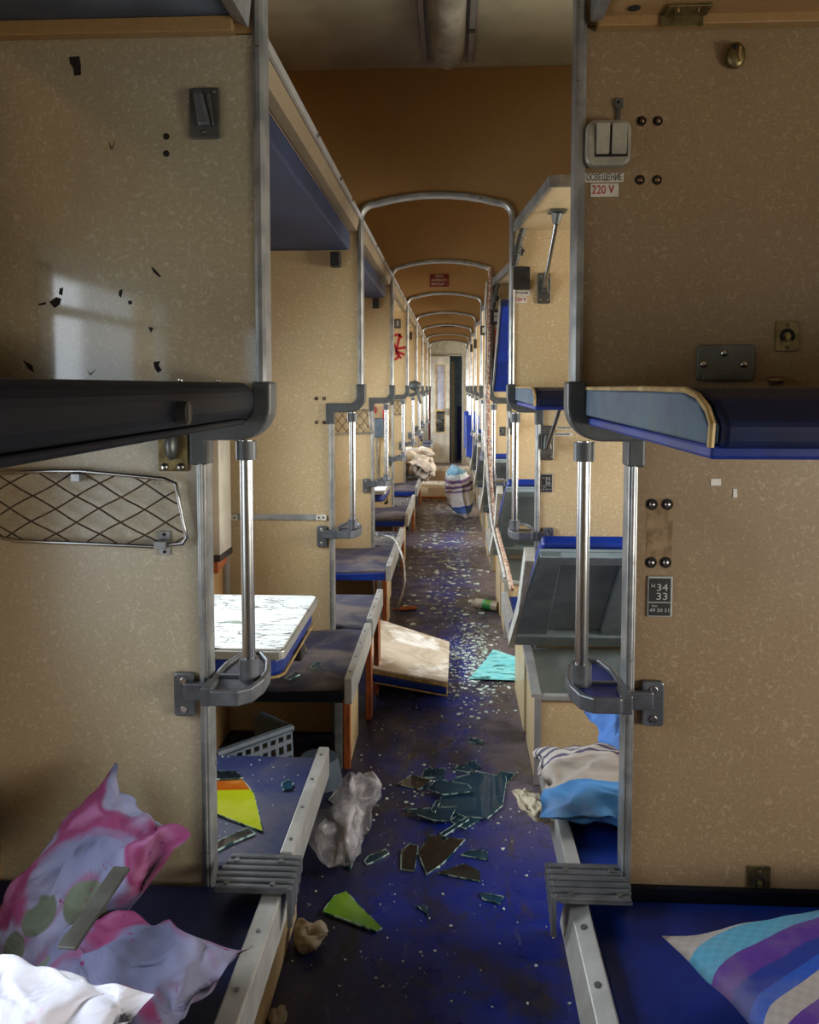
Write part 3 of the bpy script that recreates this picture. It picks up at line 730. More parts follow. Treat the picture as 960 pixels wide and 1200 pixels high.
# folded up berth in the third bay
n = 2; yh, zh = PY(n)-.05, 1.465; a = math.radians(33); L = .86
t = thing('folded_berth', (1.1, yh, zh), 'blue upper berth tilted upward with studs, beyond second right partition', 'berth')
def sl(x0, x1, u0, u1, w0, w1):
    b = MB(); vs = []
    for u in (u0, u1):
        for x in (x0, x1):
            for w_ in (w0, w1): vs.append((x, yh-u*math.cos(a)+w_*math.sin(a), zh+u*math.sin(a)+w_*math.cos(a)))
    return b.add(vs, [(0,1,3,2),(4,6,7,5),(0,4,5,1),(2,3,7,6),(0,2,6,4),(1,5,7,3)])
sl(.262, WR-.02, 0, L, 0, .05).build('mattress_pad', 'blue', t, .008)
for u in (.08, .32, .56):
    p = Vector((.36, yh-u*math.cos(a)-.004*math.sin(a), zh+u*math.sin(a)-.004*math.cos(a))); b = MB(); b.ball(p, .010); b.build('stud', 'screw', t, smooth='full')
sl(.254, .2615, 0, L, -.004, .054).build('edge_trim', 'alu', t)
# right luggage shelves
def rshelf(n):
    y0, y1 = PY(n)-.76, PY(n)-.002
    t = thing('luggage_shelf', (1.1, (y0+y1)/2, 2.2), '', 'shelf', 'luggage shelves over the right compartments')
    pts = [(.262, y1), (.262, y1-.05), (.318, y0), (WR-.003, y0), (WR-.003, y1)]
    b = MB(); b.prism(pts, 2.145, 2.165, 'z'); b.build('shelf_board', 'lam', t)
    b = MB(); b.sweep([(.255, y1, 2.155), (.257, y1-.05, 2.155), (.314, y0-.004, 2.155), (.34, y0-.006, 2.155), (WR-.003, y0-.006, 2.155)], rectprof(.012, .038), up=(0,0,1)); b.build('rim', 'alu', t, .002)
    return t
rs1 = pil(rshelf(1), 'tan right luggage shelf with cut corner and chrome strut below it')
for n in range(2, 8): dup(rs1, (0, PITCHM*(n-1), 0), '%s cut-corner luggage shelf on the right' % ordn[n-1])
t = thing('luggage_shelf', (1.1, 1.2, 2.22), 'brown shelf board overhead at top right corner with hinge plate', 'shelf', 'luggage shelves over the right compartments')
b = MB(); b.box(.285, WR-.003, .75, PY(0)-.032, 2.202, 2.224); b.build('shelf_board', 'lam_b', t)
b = MB(); b.box(.275, WR-.003, PY(0)-.031, PY(0)-.003, 2.184, 2.224); b.build('ledger', 'lam_b', t, .002)
b = MB(); b.prism([(.262,2.197),(.283,2.194),(.283,2.242),(.262,2.242)], .7, PY(0)-.02); b.build('edge_rail', 'alu', t)
y = PY(0)-.032
b = MB(); b.box(.395, .475, y-.045, y-.003, 2.196, 2.2015); b.box(.39, .47, y-.0035, y, 2.177, 2.202); h = b.build('hinge_plate', 'brass', t, .001)
for xx in (.415, .452):
    b = MB(); b.cyl((xx, y-.025, 2.196), (xx, y-.025, 2.192), .006, 12); b.build('screw', 'rivet', h)
b = MB(); b.cyl((.335, y-.03, 2.2018), (.335, y-.03, 2.2005), .012, 14); b.build('hole', 'hole', t)
# chrome struts with plates
def strut(n, p0, p1, plate_c, pw, ph, label, shelfplate=None):
    t = thing('support_strut', tuple(p1), label, 'strut', 'chrome berth struts on the right')
    Y0 = PY(n)
    b = MB(); b.cyl(p0, p1, .0085, 16); b.build('rod', 'chrome', t, smooth=True)
    x, z = plate_c
    b = MB(); b.prism(rrect(x-pw/2, x+pw/2, z-ph/2, z+ph/2, .008), Y0-.012, Y0-.001); pl = b.build('wall_plate', 'steel', t, .003)
    b = MB(); b.prism([(x-pw*.3, z-ph*.18), (x+pw*.3, z-ph*.18), (x+pw*.22, z+ph*.25), (x-pw*.22, z+ph*.25)], Y0-.035, Y0-.012); b.build('socket', 'steel', t, .004)
    for zz in (z-ph*.38, z+ph*.38):
        for xx in (x-pw*.28, x+pw*.28):
            b = MB(); b.ball((xx, Y0-.0125, zz), .005); b.build('screw', 'screw', pl)
    if shelfplate:
        xx, yy, zz = shelfplate
        b = MB(); b.box(xx-.032, xx+.032, yy-.04, yy+.04, zz-.006, zz-.001); b.cyl((xx, yy, zz-.006), (xx-.004, yy+.01, zz-.045), .024, 14, .012); b.build('shelf_socket', 'steel', t, .002)
    return t
Y = PY(1)
s1 = strut(1, (.382, PY(1)-.36, 2.10), (.376, PY(1)-.03, 1.905), (.378, 1.905), .055, .125, 'chrome strut from shelf to plate on second right partition', (.384, PY(1)-.37, 2.144))
a0 = at(659, 470, Y=PY(1)-.25); a1 = at(641, 527, Y=PY(1)-.03)
s2 = strut(1, tuple(a0), tuple(a1), (at(641, 520, Y=PY(1)).x, at(641, 519, Y=PY(1)).z), .055, .145, 'chrome strut below the second right upper berth, above black number plate')
dup(s2, (0, PITCHM, 0), 'chrome strut below the folded berth, third partition')
# corrugated reading lamp arm
def arm(n, label):
    t = thing('reading_lamp', tuple(at(610, 300, Y=PY(1)-.05)), label, 'lamp', 'corrugated reading lamps on the right')
    p = [at(x, y, Y=PY(1)-.03) for x, y in ((618,256),(611,275),(608,288),(606,300),(603,312))]
    b = MB()
    for i in range(len(p)-1):
        for kk in range(4):
            q0 = p[i].lerp(p[i+1], kk/4); q1 = p[i].lerp(p[i+1], (kk+.7)/4); b.cyl(q0, q1, .014 if i != 2 else .018, 12)
    b.tube(p, .011, 10); b.build('corrugated_arm', 'steel', t)
    q = at(613, 296, Y=PY(1)-.03); b = MB(); b.cyl(p[2], q, .010, 12); b.cyl(p[3]+Vector((0,0,.012)), q, .012, 12); b.build('clamp_screw', 'black', t, .002)
    return t
la = arm(1, 'corrugated lamp arm hanging under the cut-corner right shelf')
dup(la, (0, PITCHM, 0), 'dark corrugated lamp arm beyond the second right partition')
# ------------------------------------------------------------------ ceiling lights
def clight(n):
    y0, y1 = PY(n)-1.45, PY(n)-.20; cx = -.022; z = ZC
    t = thing('ceiling_light', (cx, (y0+y1)/2, z), '', 'ceiling light', 'tube lights along the ceiling')
    b = MB(); b.box(cx-.105, cx+.105, y0-.03, y1+.12, z-.012, z-.001); b.build('base_tray', 'alu_l', t, .002)
    for s in (-1, 1):
        b = MB(); b.box(cx+s*.088-.010, cx+s*.088+.010, y0, y1+.06, z-.038, z-.012); b.build('side_rail', 'alu_l', t, .002)
    b = MB(); R = .066
    prof = [(R*math.cos(PI*i/12), -R*1.15*math.sin(PI*i/12)) for i in range(13)]
    rings = []
    for k_ in range(9):
        f = k_/8; yy, s = (y0+(y1-.06-y0)*f, 1)
        rings.append((yy, s))
    rings += [(y1-.03, .93), (y1-.01, .78), (y1+.005, .5), (y1+.01, .1)]
    rings = [(y0-.01, .5), (y0-.005, .85)] + rings
    vs = [(cx+px*s, yy, z-.025+pz*s) for yy, s in rings for px, pz in prof]
    m = 13; fs = [(i*m+k_, i*m+k_+1, (i+1)*m+k_+1, (i+1)*m+k_) for i in range(len(rings)-1) for k_ in range(m-1)]
    b.add(vs, fs); b.build('diffuser', 'diff', t, smooth='full')
    for yy in (y0+.3, y1-.25):
        b = MB(); b.box(cx+.070, cx+.099, yy, yy+.02, z-.046, z-.038); b.build('clip', 'steel', t)
    return t
cl = pil(clight(1), 'dusty tube light with rounded end on the ceiling, nearest one')
# ------------------------------------------------------------------ fixtures on the near right partition
Y0 = PY(0)
def wp(px, py, n=0, off=0): return at(px, py, Y=PY(n)-off)
def screws(parent, pts, n, r, m='screw', off=.002, slot=False):
    for px, py in pts:
        p = wp(px, py, n)
        b = MB(); b.ball((p.x, PY(n)-off, p.z), r, 1, .6, 1); s_ = b.build('screw', m, parent, smooth='full')
def plate(name, x0, y0, x1, y1, n, m, label, cat, th=.004, r=.004, group=None, off=.001, bevel=.001):
    a, c = wp(x0, y1, n), wp(x1, y0, n)
    t = thing(name, ((a.x+c.x)/2, PY(n), a.z), label, cat, group)
    b = MB(); b.prism(rrect(a.x, c.x, a.z, c.z, r), PY(n)-off-th, PY(n)-off); b.build('plate', m, t, bevel)
    return t, a, c
# double light switch
t, a, c = plate('light_switch', 684, 145, 737, 199, 0, 'white', 'grey white double rocker light switch on near right partition', 'switch', .030, .018, bevel=.006)
for x0, x1 in ((695, 711), (713, 731)):
    p, q = wp(x0, 188), wp(x1, 151)
    b = MB(); b.add([(p.x,Y0-.032,p.z),(q.x,Y0-.032,p.z),(q.x,Y0-.041,q.z),(p.x,Y0-.041,q.z),(p.x,Y0-.02,p.z),(q.x,Y0-.02,p.z),(q.x,Y0-.02,q.z),(p.x,Y0-.02,q.z)], [(0,1,2,3),(4,7,6,5),(0,4,5,1),(1,5,6,2),(2,6,7,3),(3,7,4,0)])
    b.build('rocker', 'white', t, .0015)
p, q = wp(694, 189), wp(732, 152); b = MB(); b.box(p.x, q.x, Y0-.0325, Y0-.03, p.z, q.z); b.build('recess', 'hole', t)
t, a, c = plate('paper_label', 685, 203, 731, 214, 0, 'label', 'narrow paper label with black lettering under the double light switch', 'label', .0008, .001, bevel=0)
text('ОСВЕЩЕНИЕ', .018, ((a.x+c.x)/2, Y0-.0022, (a.z+c.z)/2), 'ink', t, width=(c.x-a.x)*.9)
t, a, c = plate('voltage_sticker', 692, 215, 725, 231, 0, 'label', 'small sticker with red 220 V lettering under near light switch', 'sticker', .0008, .001, bevel=0)
b = MB(); b.box(a.x+.006, c.x-.012, Y0-.0026, Y0-.002, a.z+.004, c.z-.003); b.build('red_block', M['label'], t)
text('220 V', .024, ((a.x+c.x)/2-.003, Y0-.003, (a.z+c.z)/2), 'red', t, width=(c.x-a.x)*.78)
t, a, c = plate('wall_clip', 720, 116, 730, 128, 0, 'steel', 'tiny dark metal clip above the near light switch', 'clip', .006, .002)
p = wp(724, 121); b = MB(); b.cyl((p.x, Y0-.0075, p.z), (p.x, Y0-.0072, p.z), .0035, 12); b.build('hole', 'hole', t)
p, q = wp(722, 143), wp(727, 128); b = MB(); b.box(p.x, q.x, Y0-.005, Y0-.002, p.z, q.z); b.build('tail', 'steel', t)
# bolt pairs
def bolts(name, pts, n, label, r=.007, m='rivet', group='bolts on the partitions'):
    p = wp(*pts[0], n); t = thing(name, (p.x, PY(n), p.z), label, 'bolts', group)
    for px, py in pts:
        p = wp(px, py, n)
        b = MB(); b.cyl((p.x, PY(n)-.0015, p.z), (p.x, PY(n)-.0005, p.z), r*1.35, 18); w_ = b.build('washer', 'hole', t)
        b = MB(); b.ball((p.x, PY(n)-.003, p.z), r*.8, 1, .7, 1); b.build('bolt_head', m, t, smooth='full')
bolts('bolt_cluster', [(752,142),(771,142),(750,211),(770,211)], 0, 'four brown bolts in a square beside the near light switch')
# oval vent knob top right
p = wp(860, 68); t = thing('coat_knob', (p.x, Y0, p.z), 'tan oval knob high on the near right partition', 'knob')
b = MB(); b.ball((p.x, Y0-.012, p.z), .022, .85, .55, 1.15, 18, 12); b.build('knob_body', 'brass', t, smooth='full')
b = MB(); b.ball((p.x-.006, Y0-.024, p.z+.012), .005); b.build('dark_hole', 'hole', t, smooth='full')
b = MB(); b.tube([(p.x+.004, Y0-.024, p.z+.012), (p.x+.002, Y0-.0255, p.z-.004), (p.x+.006, Y0-.023, p.z-.015)], .003, 8); b.build('ridge', 'pipe', t, smooth=True)
# triangular bracket of the berth
t, a, c = plate('berth_bracket', 815, 404, 884, 446, 0, 'steel', 'dark steel plate with three screws above near right berth', 'bracket', .008, .008, bevel=.002)
screws(t, [(847,414),(823,427),(870,427)], 0, .0075, off=.011)
p, q = wp(821, 446), wp(880, 438); b = MB(); b.box(p.x, q.x, Y0-.016, Y0-.0095, p.z, q.z); b.build('lower_lip', 'steel', t, .002)
p = wp(908, 446); b = MB(); b.cyl((p.x-.012, Y0-.004, p.z), (p.x+.012, Y0-.012, p.z), .008, 12)
tag(b.build('bolt_end', 'rivet', smooth=True), 'lone bolt sticking out just above near right berth', 'bolt')
# recessed latches
def keyhole(px, py, label):
    t, a, c = plate('latch_plate', px-14, py-18, px+14, py+18, 0, 'brass', label, 'latch', .003, .005, 'brass latches on the near right partition')
    x, z = (a.x+c.x)/2, (a.z+c.z)/2
    pts = [(x+.0115*math.cos(a_), z+.0115*math.sin(a_)) for a_ in [PI*(-.25+1.5*i/14) for i in range(15)]]
    b = MB(); b.tube([(px_, Y0-.0042, pz) for px_, pz in pts], .0038, 8); b.build('slot', 'hole', t)
    b = MB(); b.cyl((x, Y0-.004, z-.002), (x, Y0-.009, z-.002), .006, 14); b.box(x-.003, x+.003, Y0-.008, Y0-.004, z-.012, z); b.build('pin', 'brass', t, .001)
    for dz in (.021, -.021):
        b = MB(); b.ball((x, Y0-.0042, z+dz), .0036); b.build('screw', 'brass', t, smooth='full')
keyhole(922, 394, 'upper brass latch plate near right edge of the near right partition')
keyhole(889, 1032, 'brass latch plate low on near right partition, above striped pillow')
# mounting scar with four bolts, number plate
bolts('bolt_cluster', [(764,591),(782,591),(763,659),(780,659)], 0, 'four bolts around a bare mounting scar above the 34 33 plate', .0085, 'screw')
p, q = wp(757, 667), wp(789, 584); b = MB(); b.prism(rrect(p.x, q.x, p.z, q.z, .012), Y0-.0004, Y0-.0001)
M['scar'] = mottled('glue scar', srgb(150,126,90), srgb(112,86,56), 30, rough=.7, c=srgb(40,30,20), cs=70, cl=.66, ch=.7)
tag(b.build('mounting_scar', 'scar'), 'stained rounded patch on the near right partition between four bolts', 'stain')
def numplate(x0, y0, x1, y1, n, big, small, label):
    t, a, c = plate('number_plate', x0, y0, x1, y1, n, 'alu_l', label, 'number plate', .003, .002, 'berth number plates')
    W, H = c.x-a.x, c.z-a.z; x = (a.x+c.x)/2; yy = PY(n)
    b = MB(); b.box(a.x+W*.05, c.x-W*.08, yy-.0046, yy-.004, a.z+H*.37, c.z-H*.05); b.build('upper_field', 'black', t)
    b = MB(); b.box(a.x+W*.05, c.x-W*.08, yy-.0046, yy-.004, a.z+H*.03, a.z+H*.34); b.build('lower_field', 'black', t)
    text(big[0], H*.25, (x+W*.08, yy-.005, c.z-H*.28), 'whiteink', t, width=W*.44)
    text(big[1], H*.25, (x+W*.08, yy-.005, c.z-H*.50), 'whiteink', t, width=W*.44)
    text(small, H*.12, (x, yy-.005, a.z+H*.16), 'whiteink', t, width=W*.78)
    text('бок.', H*.08, (x-W*.2, yy-.005, a.z+H*.27), 'whiteink', t)
    b = MB(); zz = c.z-H*.24; xx = x-W*.28
    b.box(xx-W*.07, xx+W*.07, yy-.005, yy-.0046, zz-.001, zz+.001); b.box(xx-W*.07, xx-W*.05, yy-.005, yy-.0046, zz-.003, zz+.005); b.box(xx+W*.05, xx+W*.07, yy-.005, yy-.0046, zz-.003, zz+.005); b.build('berth_symbol', 'whiteink', t)
numplate(758, 675, 788, 722, 0, ('34', '33'), '49 50 51', 'black number plate reading 34 33 on the near right partition')
numplate(634, 555, 648, 577, 1, ('35', '36'), '49 50 51', 'small black number plate under chrome strut, second right partition')
numplate(585, 500, 593, 511, 2, ('31', '32'), '47 48', 'tiny black number plate on the third right partition')
for i, (x0, y0, x1, y1, l) in enumerate(((833,561,845,569,'white square scrap of tape right of the four bolts'), (859,573,864,583,'narrow white scrap of tape, rightmost below right berth'))):
    plate('tape_scrap', x0, y0, x1, y1, 0, 'label', l, 'tape', .0006, .0008, 'tape scraps', bevel=0)
# ------------------------------------------------------------------ second right partition
t, a, c = plate('switch_plate', 599, 313, 621, 340, 1, 'black', 'black square panel at the top of the second right partition', 'panel', .012, .003)
text('ООО', .022, ((a.x+c.x)/2, PY(1)-.0138, (a.z+c.z)/2+.010), 'rivet', t, width=(c.x-a.x)*.5)
t, a, c = plate('paper_label', 600, 340.5, 621, 346.5, 1, 'label', 'narrow printed label under black panel, second right partition', 'label', .0008, .001, bevel=0)
text('ОСВЕЩЕНИЕ', .014, ((a.x+c.x)/2, PY(1)-.0022, (a.z+c.z)/2), 'ink', t, width=(c.x-a.x)*.85)
t, a, c = plate('voltage_sticker', 602, 347.5, 618, 355, 1, 'label', 'small red lettered sticker on second right partition', 'sticker', .0008, .001, bevel=0)
text('220 V', .022, ((a.x+c.x)/2, PY(1)-.003, (a.z+c.z)/2), 'red', t, width=(c.x-a.x)*.85)
for y0, y1, x0, l in ((500, 503, 640, 'upper of two thin paper strips'), (507, 511, 636, 'lower of two thin paper strips')):
    t, a, c = plate('paper_strip', x0, y0, 671, y1, 1, 'label', l+' behind the chrome strut', 'label', .0008, .001, bevel=0)
    text('ВЕРХНЯЯ ПОЛКА', .010, ((a.x+c.x)/2+.02, PY(1)-.0022, (a.z+c.z)/2), 'ink', t, width=(c.x-a.x)*.5)
# third right partition: framed switch and pinkish notice
t, a, c = plate('framed_switch', 575, 363, 588, 381, 2, 'black', 'black framed white switch on third right partition', 'switch', .02, .004)
b = MB(); b.box(a.x+.02, c.x-.015, PY(2)-.026, PY(2)-.021, a.z+.022, c.z-.018); b.build('white_rocker', 'white', t, .002)
text('РП', .03, ((a.x+c.x)/2, PY(2)-.0265, (a.z+c.z)/2), 'ink', t)
M['pink'] = mottled('faded pink paper', srgb(150,110,84), srgb(128,92,70), 8, rough=.8)
t, a, c = plate('paper_notice', 576, 383, 589, 420, 2, 'pink', 'faded pinkish notice below the framed switch', 'notice', .0008, .001, bevel=0)
b = MB(); b.box(a.x+.02, a.x+.045, PY(2)-.0024, PY(2)-.002, c.z-.05, c.z-.02); b.build('red_mark', 'red', t)
t, a, c = plate('framed_switch', 563, 382, 569, 393, 3, 'black', 'smaller black framed switch on fourth right partition', 'switch', .02, .004)
b = MB(); b.box(a.x+.015, c.x-.008, PY(3)-.026, PY(3)-.021, a.z+.02, c.z-.015); b.build('white_rocker', 'white', t, .002)
for px, py, n, l in ((557,403,4,'nearer'),(552.5,408,5,'farther')):
    b = MB(); p = wp(px, py, n); b.box(p.x-.016, p.x+.016, PY(n)-.02, PY(n)-.001, p.z-.05, p.z+.05)
    tag(b.build('switch_box', 'black', bevel=.003), l+' small black box high on a distant right partition', 'switch')
# flex hanging by the third right partition
pts = [(574,312,2),(575,330,2),(573,360,2),(574,400,2),(573,440,2),(572,480,2),(574,540,2),(579,600,2)]
P3 = [at(x, y, Y=PY(2)-.10) for x, y, _ in pts] + [at(585, 630, Y=4.7), at(593, 660, Y=4.3), at(600, 690, Y=3.85)]
def smooth_path(P, k=6):
    out = []
    for i in range(len(P)-1):
        p0 = P[max(i-1,0)]; p1 = P[i]; p2 = P[i+1]; p3 = P[min(i+2,len(P)-1)]
        for j in range(k):
            u = j/k
            out.append(.5*((2*p1)+(p2-p0)*u+(2*p0-5*p1+4*p2-p3)*u*u+(3*p1-p0-3*p2+p3)*u**3))
    return out+[P[-1]]
b = MB(); sp = smooth_path(P3, 8); b.tube(sp, .012, 8)
tag(b.build('hanging_flex', 'rope', smooth='full'), 'long reddish braided flex hanging down to the right chest rim', 'cable')
b = MB(); b.tube([p+Vector((-.022, -.01, 0)) for p in sp[8:-4]], .007, 8); tag(b.build('hanging_wire', 'whitecord', smooth='full'), 'pale wire running beside the reddish braided flex', 'cable')
# ------------------------------------------------------------------ fixtures on the near left partition
t, a, c = plate('hook_plate', 224, 104, 258, 164, 0, 'steel', 'dark metal fold-down hook plate high on the near left partition', 'hook', .008, .004, bevel=.002)
p = wp(240, 133); b = MB(); b.prism([(p.x-.018,p.z+.036),(p.x+.002,p.z+.036),(p.x+.018,p.z-.03),(p.x-.008,p.z-.03)], Y0-.026, Y0-.0095); b.build('hook', 'cast', t, .005)
b = MB(); b.prism([(p.x+.004,p.z+.034),(p.x+.016,p.z+.034),(p.x+.024,p.z-.03),(p.x+.018,p.z-.03)], Y0-.018, Y0-.0095); b.build('hook_stop', 'steel', t, .003)
screws(t, [(230,109),(252,109),(241,156)], 0, .005, 'steel', .010)
for i, (px, py, l) in enumerate(((195,160,'upper of two round holes'), (195,180,'lower of two round holes'))):
    p = wp(px, py); b = MB(); b.cyl((p.x, Y0-.0012, p.z), (p.x, Y0-.0002, p.z), .0065, 14); tag(b.build('screw_hole', 'hole'), l+' left of the dark hook plate', 'hole', 'screw holes')
def chip(pts, label, n=0):
    P = [wp(x, y, n) for x, y in pts]; b = MB(); b.prism([(p.x, p.z) for p in P], PY(n)-.0008, PY(n)-.0002)
    tag(b.build('paint_chip', 'hole'), label, 'chip', 'dark chips in the laminate')
for pts, l in (([(81,67),(93,66),(95,76),(95,88),(87,89),(86,80),(82,74)], 'dark torn scar near the top left corner'),
    ([(128,165),(131,174),(135,165),(133,172),(131,176),(129,172)], 'small V shaped nick below top left scar'),
    ([(177,312),(182,316),(189,324),(187,325),(180,319)], 'slanting scratch above the right of reflected window patch'),
    ([(58,354),(66,348),(72,350),(70,357),(64,361)], 'ragged dark chip in the reflected window patch'),
    ([(70,338),(74,337),(73,346),(69,345)], 'tiny chip above the ragged one'),
    ([(140,340),(144,339),(142,349),(139,346)], 'tiny chip at middle of reflected window patch'),
    ([(174,383),(180,384),(177,390)], 'small triangular chip right of the reflected patch'),
    ([(27,422),(38,428),(40,437),(33,432)], 'dark chip just above left edge of black berth'),
    ([(180,424),(188,423),(186,428),(190,434),(185,437),(181,431)], 'chip above berth near its latch knob'),
    ([(102,434),(106,438),(113,432),(106,440)], 'tick shaped nick above the middle of black berth'),
    ([(45,356),(54,354),(54,357),(46,358)], 'short dash chip at left of reflected patch'),
    ([(150,353),(154,352),(155,356),(151,357)], 'tiny dot chip right of centre in reflected patch')): chip(pts, l)
# latch plate below the black berth
t, a, c = plate('berth_latch', 187, 505, 221, 552, 0, 'brass', 'metal latch plate with two screws just under black left berth', 'latch', .006, .004, bevel=.002)
p = wp(204, 525); b = MB(); b.ball((p.x, Y0-.016, p.z+.006), .020, .7, .9, 1.5, 14, 10); b.build('catch', 'steel', t, smooth='full')
screws(t, [(194,547),(213,547)], 0, .0085, 'screw', .008)
# net pocket
t = thing('net_pocket', (-.78, Y0, 1.16), 'brown string net pocket on wire frame below black left berth', 'net pocket')
fr = [(-40,556),(30,553),(60,552),(96,552),(150,557),(192,561),(206,567),(209,585),(215,615),(219,630),(214,637),(200,638),(186,641),(170,640),(100,637),(20,634),(2,630),(-6,622),(-40,620)]
F = [wp(x, y, 0, .022) for x, y in fr]
b = MB(); b.tube([p for p in F], .0042, 10); b.build('wire_frame', 'chrome', t, smooth='full')
def inside(x, z):
    poly = [(p.x, p.z) for p in F]; r = False; j = len(poly)-1
    for i in range(len(poly)):
        xi, zi = poly[i]; xj, zj = poly[j]
        if (zi > z) != (zj > z) and x < (xj-xi)*(z-zi)/(zj-zi)+xi: r = not r
        j = i
    return r
b = MB(); q0 = wp(0, 645); z0 = q0.z; S = .062
for fam in (1, -1):
    for i in range(-14, 20):
        seg = []
        for kx in range(0, 90):
            x = -.93 + kx*.006
            z = 1.25 + fam*(x+.72)*.56 + i*.052 + .0016*math.sin(x*50+i)
            x2 = x
            if x > WL+.004 and inside(x, z): seg.append((x, Y0-.018-.006*fam*0-.008*math.sin(PI*min(1,max(0,(z-z0)/.14))), z))
            else:
                if len(seg) > 2: b.tube(seg, .0019, 6)
                seg = []
        if len(seg) > 2: b.tube(seg, .0019, 6)
b.build('string_net', 'net', t)
for (x0, y0, x1, y1) in ((187,622,200,650), (91,552,101,564)):
    p, q = wp(x0, y1), wp(x1, y0); b = MB(); b.box(p.x, q.x, Y0-.004, Y0-.001, p.z, q.z); b.box(p.x, q.x, Y0-.032, Y0-.004, (p.z+q.z)/2-.008, (p.z+q.z)/2+.008); cl_ = b.build('frame_clip', 'alu', t, .001)
    for zz in (p.z+.007, q.z-.007):
        b = MB(); b.cyl(((p.x+q.x)/2, Y0-.0055, zz), ((p.x+q.x)/2, Y0-.004, zz), .0035, 10); b.build('screw', 'hole', cl_)
# ------------------------------------------------------------------ second left partition and farther left
bolts('bolt_cluster', [(371,467),(380,467),(371,495),(380,495)], 1, 'four small dark bolts near edge of second left partition', .006, 'rivet')
p, q = wp(264, 608, 1), wp(372, 603, 1); b = MB(); b.box(WL+.003, q.x, PY(1)-.010, PY(1)-.001, p.z-.001, q.z+.001)
t = thing('wall_strip', ((p.x+q.x)/2, PY(1), p.z), 'grey horizontal strip across the second left partition with screwed end tabs', 'strip')
b.build('strip', 'alu', t, .001)
for x0, x1 in ((263, 279), (371, 383)):
    p, q = wp(x0, 609, 1), wp(x1, 603, 1); p.x = max(p.x, WL+.004); b = MB(); b.prism(rrect(p.x, q.x, p.z, q.z+.002, .003), PY(1)-.014, PY(1)-.0105); e = b.build('end_tab', 'label', t, .001)
    for xx in (p.x+.012, q.x-.012):
        b = MB(); b.cyl((xx, PY(1)-.0155, (p.z+q.z)/2), (xx, PY(1)-.014, (p.z+q.z)/2), .004, 10); b.build('screw', 'hole', e)
# net on the third left partition
def small_net(n, label):
    t = thing('net_pocket', (-.62, PY(2), 1.2), label, 'net pocket', 'net pockets on far left partitions')
    fr = [at(x, y, Y=PY(2)-.02) for x, y in ((385,481),(400,479),(432,481),(434,500),(437,507),(385,509))]
    b = MB(); b.tube(fr, .004, 8); b.build('wire_frame', 'alu', t)
    b = MB(); x0, x1 = fr[0].x, fr[2].x; z1, z0 = fr[1].z, fr[4].z
    for i in range(-2, 7):
        for fam in (1, -1):
            p = (x0+i*.055, z0 if fam > 0 else z1); q = (p[0]+.12, z1 if fam > 0 else z0)
            f0 = max(0, (x0-p[0])/.12); f1 = min(1, (x1-p[0])/.12)
            if f1 > f0: b.tube([(p[0]+.12*f, PY(2)-.018, p[1]+(q[1]-p[1])*f) for f in (f0, (f0+f1)/2, f1)], .002, 5)
    b.build('string_net', 'net', t)
    return t
sn = small_net(2, 'small net pocket on the third left partition, behind the second pole')
dup(sn, (0, PITCHM*2, 0), 'farther small net pocket on the fifth left partition')
# hook plates, graffiti, alarm box
t, a, c = plate('hook_plate', 462, 374, 470, 385, 3, 'steel', 'small dark hook plate above the red paint daub', 'hook', .012, .006)
b = MB(); b.box((a.x+c.x)/2-.006, (a.x+c.x)/2+.010, PY(3)-.03, PY(3)-.0135, a.z+.02, c.z-.015); b.build('hook', 'alu_l', t, .003)
t, a, c = plate('hook_plate', 480.5, 389, 483, 398, 4, 'black', 'tiny black plate on the fifth left partition', 'hook', .012, .006)
b = MB(); M['spray'] = mottled('red spray paint', srgb(178,22,30), srgb(150,14,22), 30, rough=.6)
for st in ([(461,394),(467,392),(471,396)], [(469,391),(467,400),(465,410),(464.5,416)], [(461,402),(464,408),(466,414),(470,420)], [(465,409),(470,408),(477,407)], [(466,412),(474,416)], [(468,413),(466,419),(462,422)]):
    P = smooth_path([wp(x, y, 3, .002) for x, y in st], 4)
    b.sweep([p for p in P], [(-.010,-.001),(.010,-.001),(.010,.001),(-.010,.001)], up=(0,1,0))
tag(b.build('paint_daub', 'spray'), 'red sprayed scrawl on the fourth left partition', 'graffiti')
t, a, c = plate('alarm_box', 438, 490, 450, 512, 3, 'crate', 'grey blue wall box with cable, on fourth left partition', 'wall box', .09, .01, bevel=.006)
b = MB(); b.tube([(a.x+.03, PY(3)-.05, a.z), (a.x+.035, PY(3)-.02, a.z-.2), (a.x+.04, PY(3)-.015, a.z-.5)], .008, 8); b.build('cable', 'alu', t)
for x0, y0, x1, y1, l in ((437.5,477,441,484,'small red square tag above the grey wall box'), (449,476,452,500,'red vertical strip beside the grey wall box')):
    p, q = wp(x0, y1, 3), wp(x1, y0, 3); b = MB(); b.box(p.x, q.x, PY(3)-.02, PY(3)-.001, p.z, q.z); tag(b.build('red_tag', 'red'), l, 'tag')
t = thing('hanging_pouch', tuple(at(487, 452, Y=PY(4)-.1)), 'dark bundle hanging from the fifth left partition corner', 'pouch')
p = at(486, 452, Y=PY(4)-.06); b = MB(); b.ball(p, .075, 1, .6, .7, 12, 8); b.build('bundle', 'plastic', t, smooth='full')
b = MB(); b.tube(smooth_path([p, p+Vector((.04,-.02,-.06)), p+Vector((.05,-.02,-.14)), p+Vector((.07,-.02,-.19))], 4), .016, 8); b.build('tail', 'plastic', t, smooth='full')
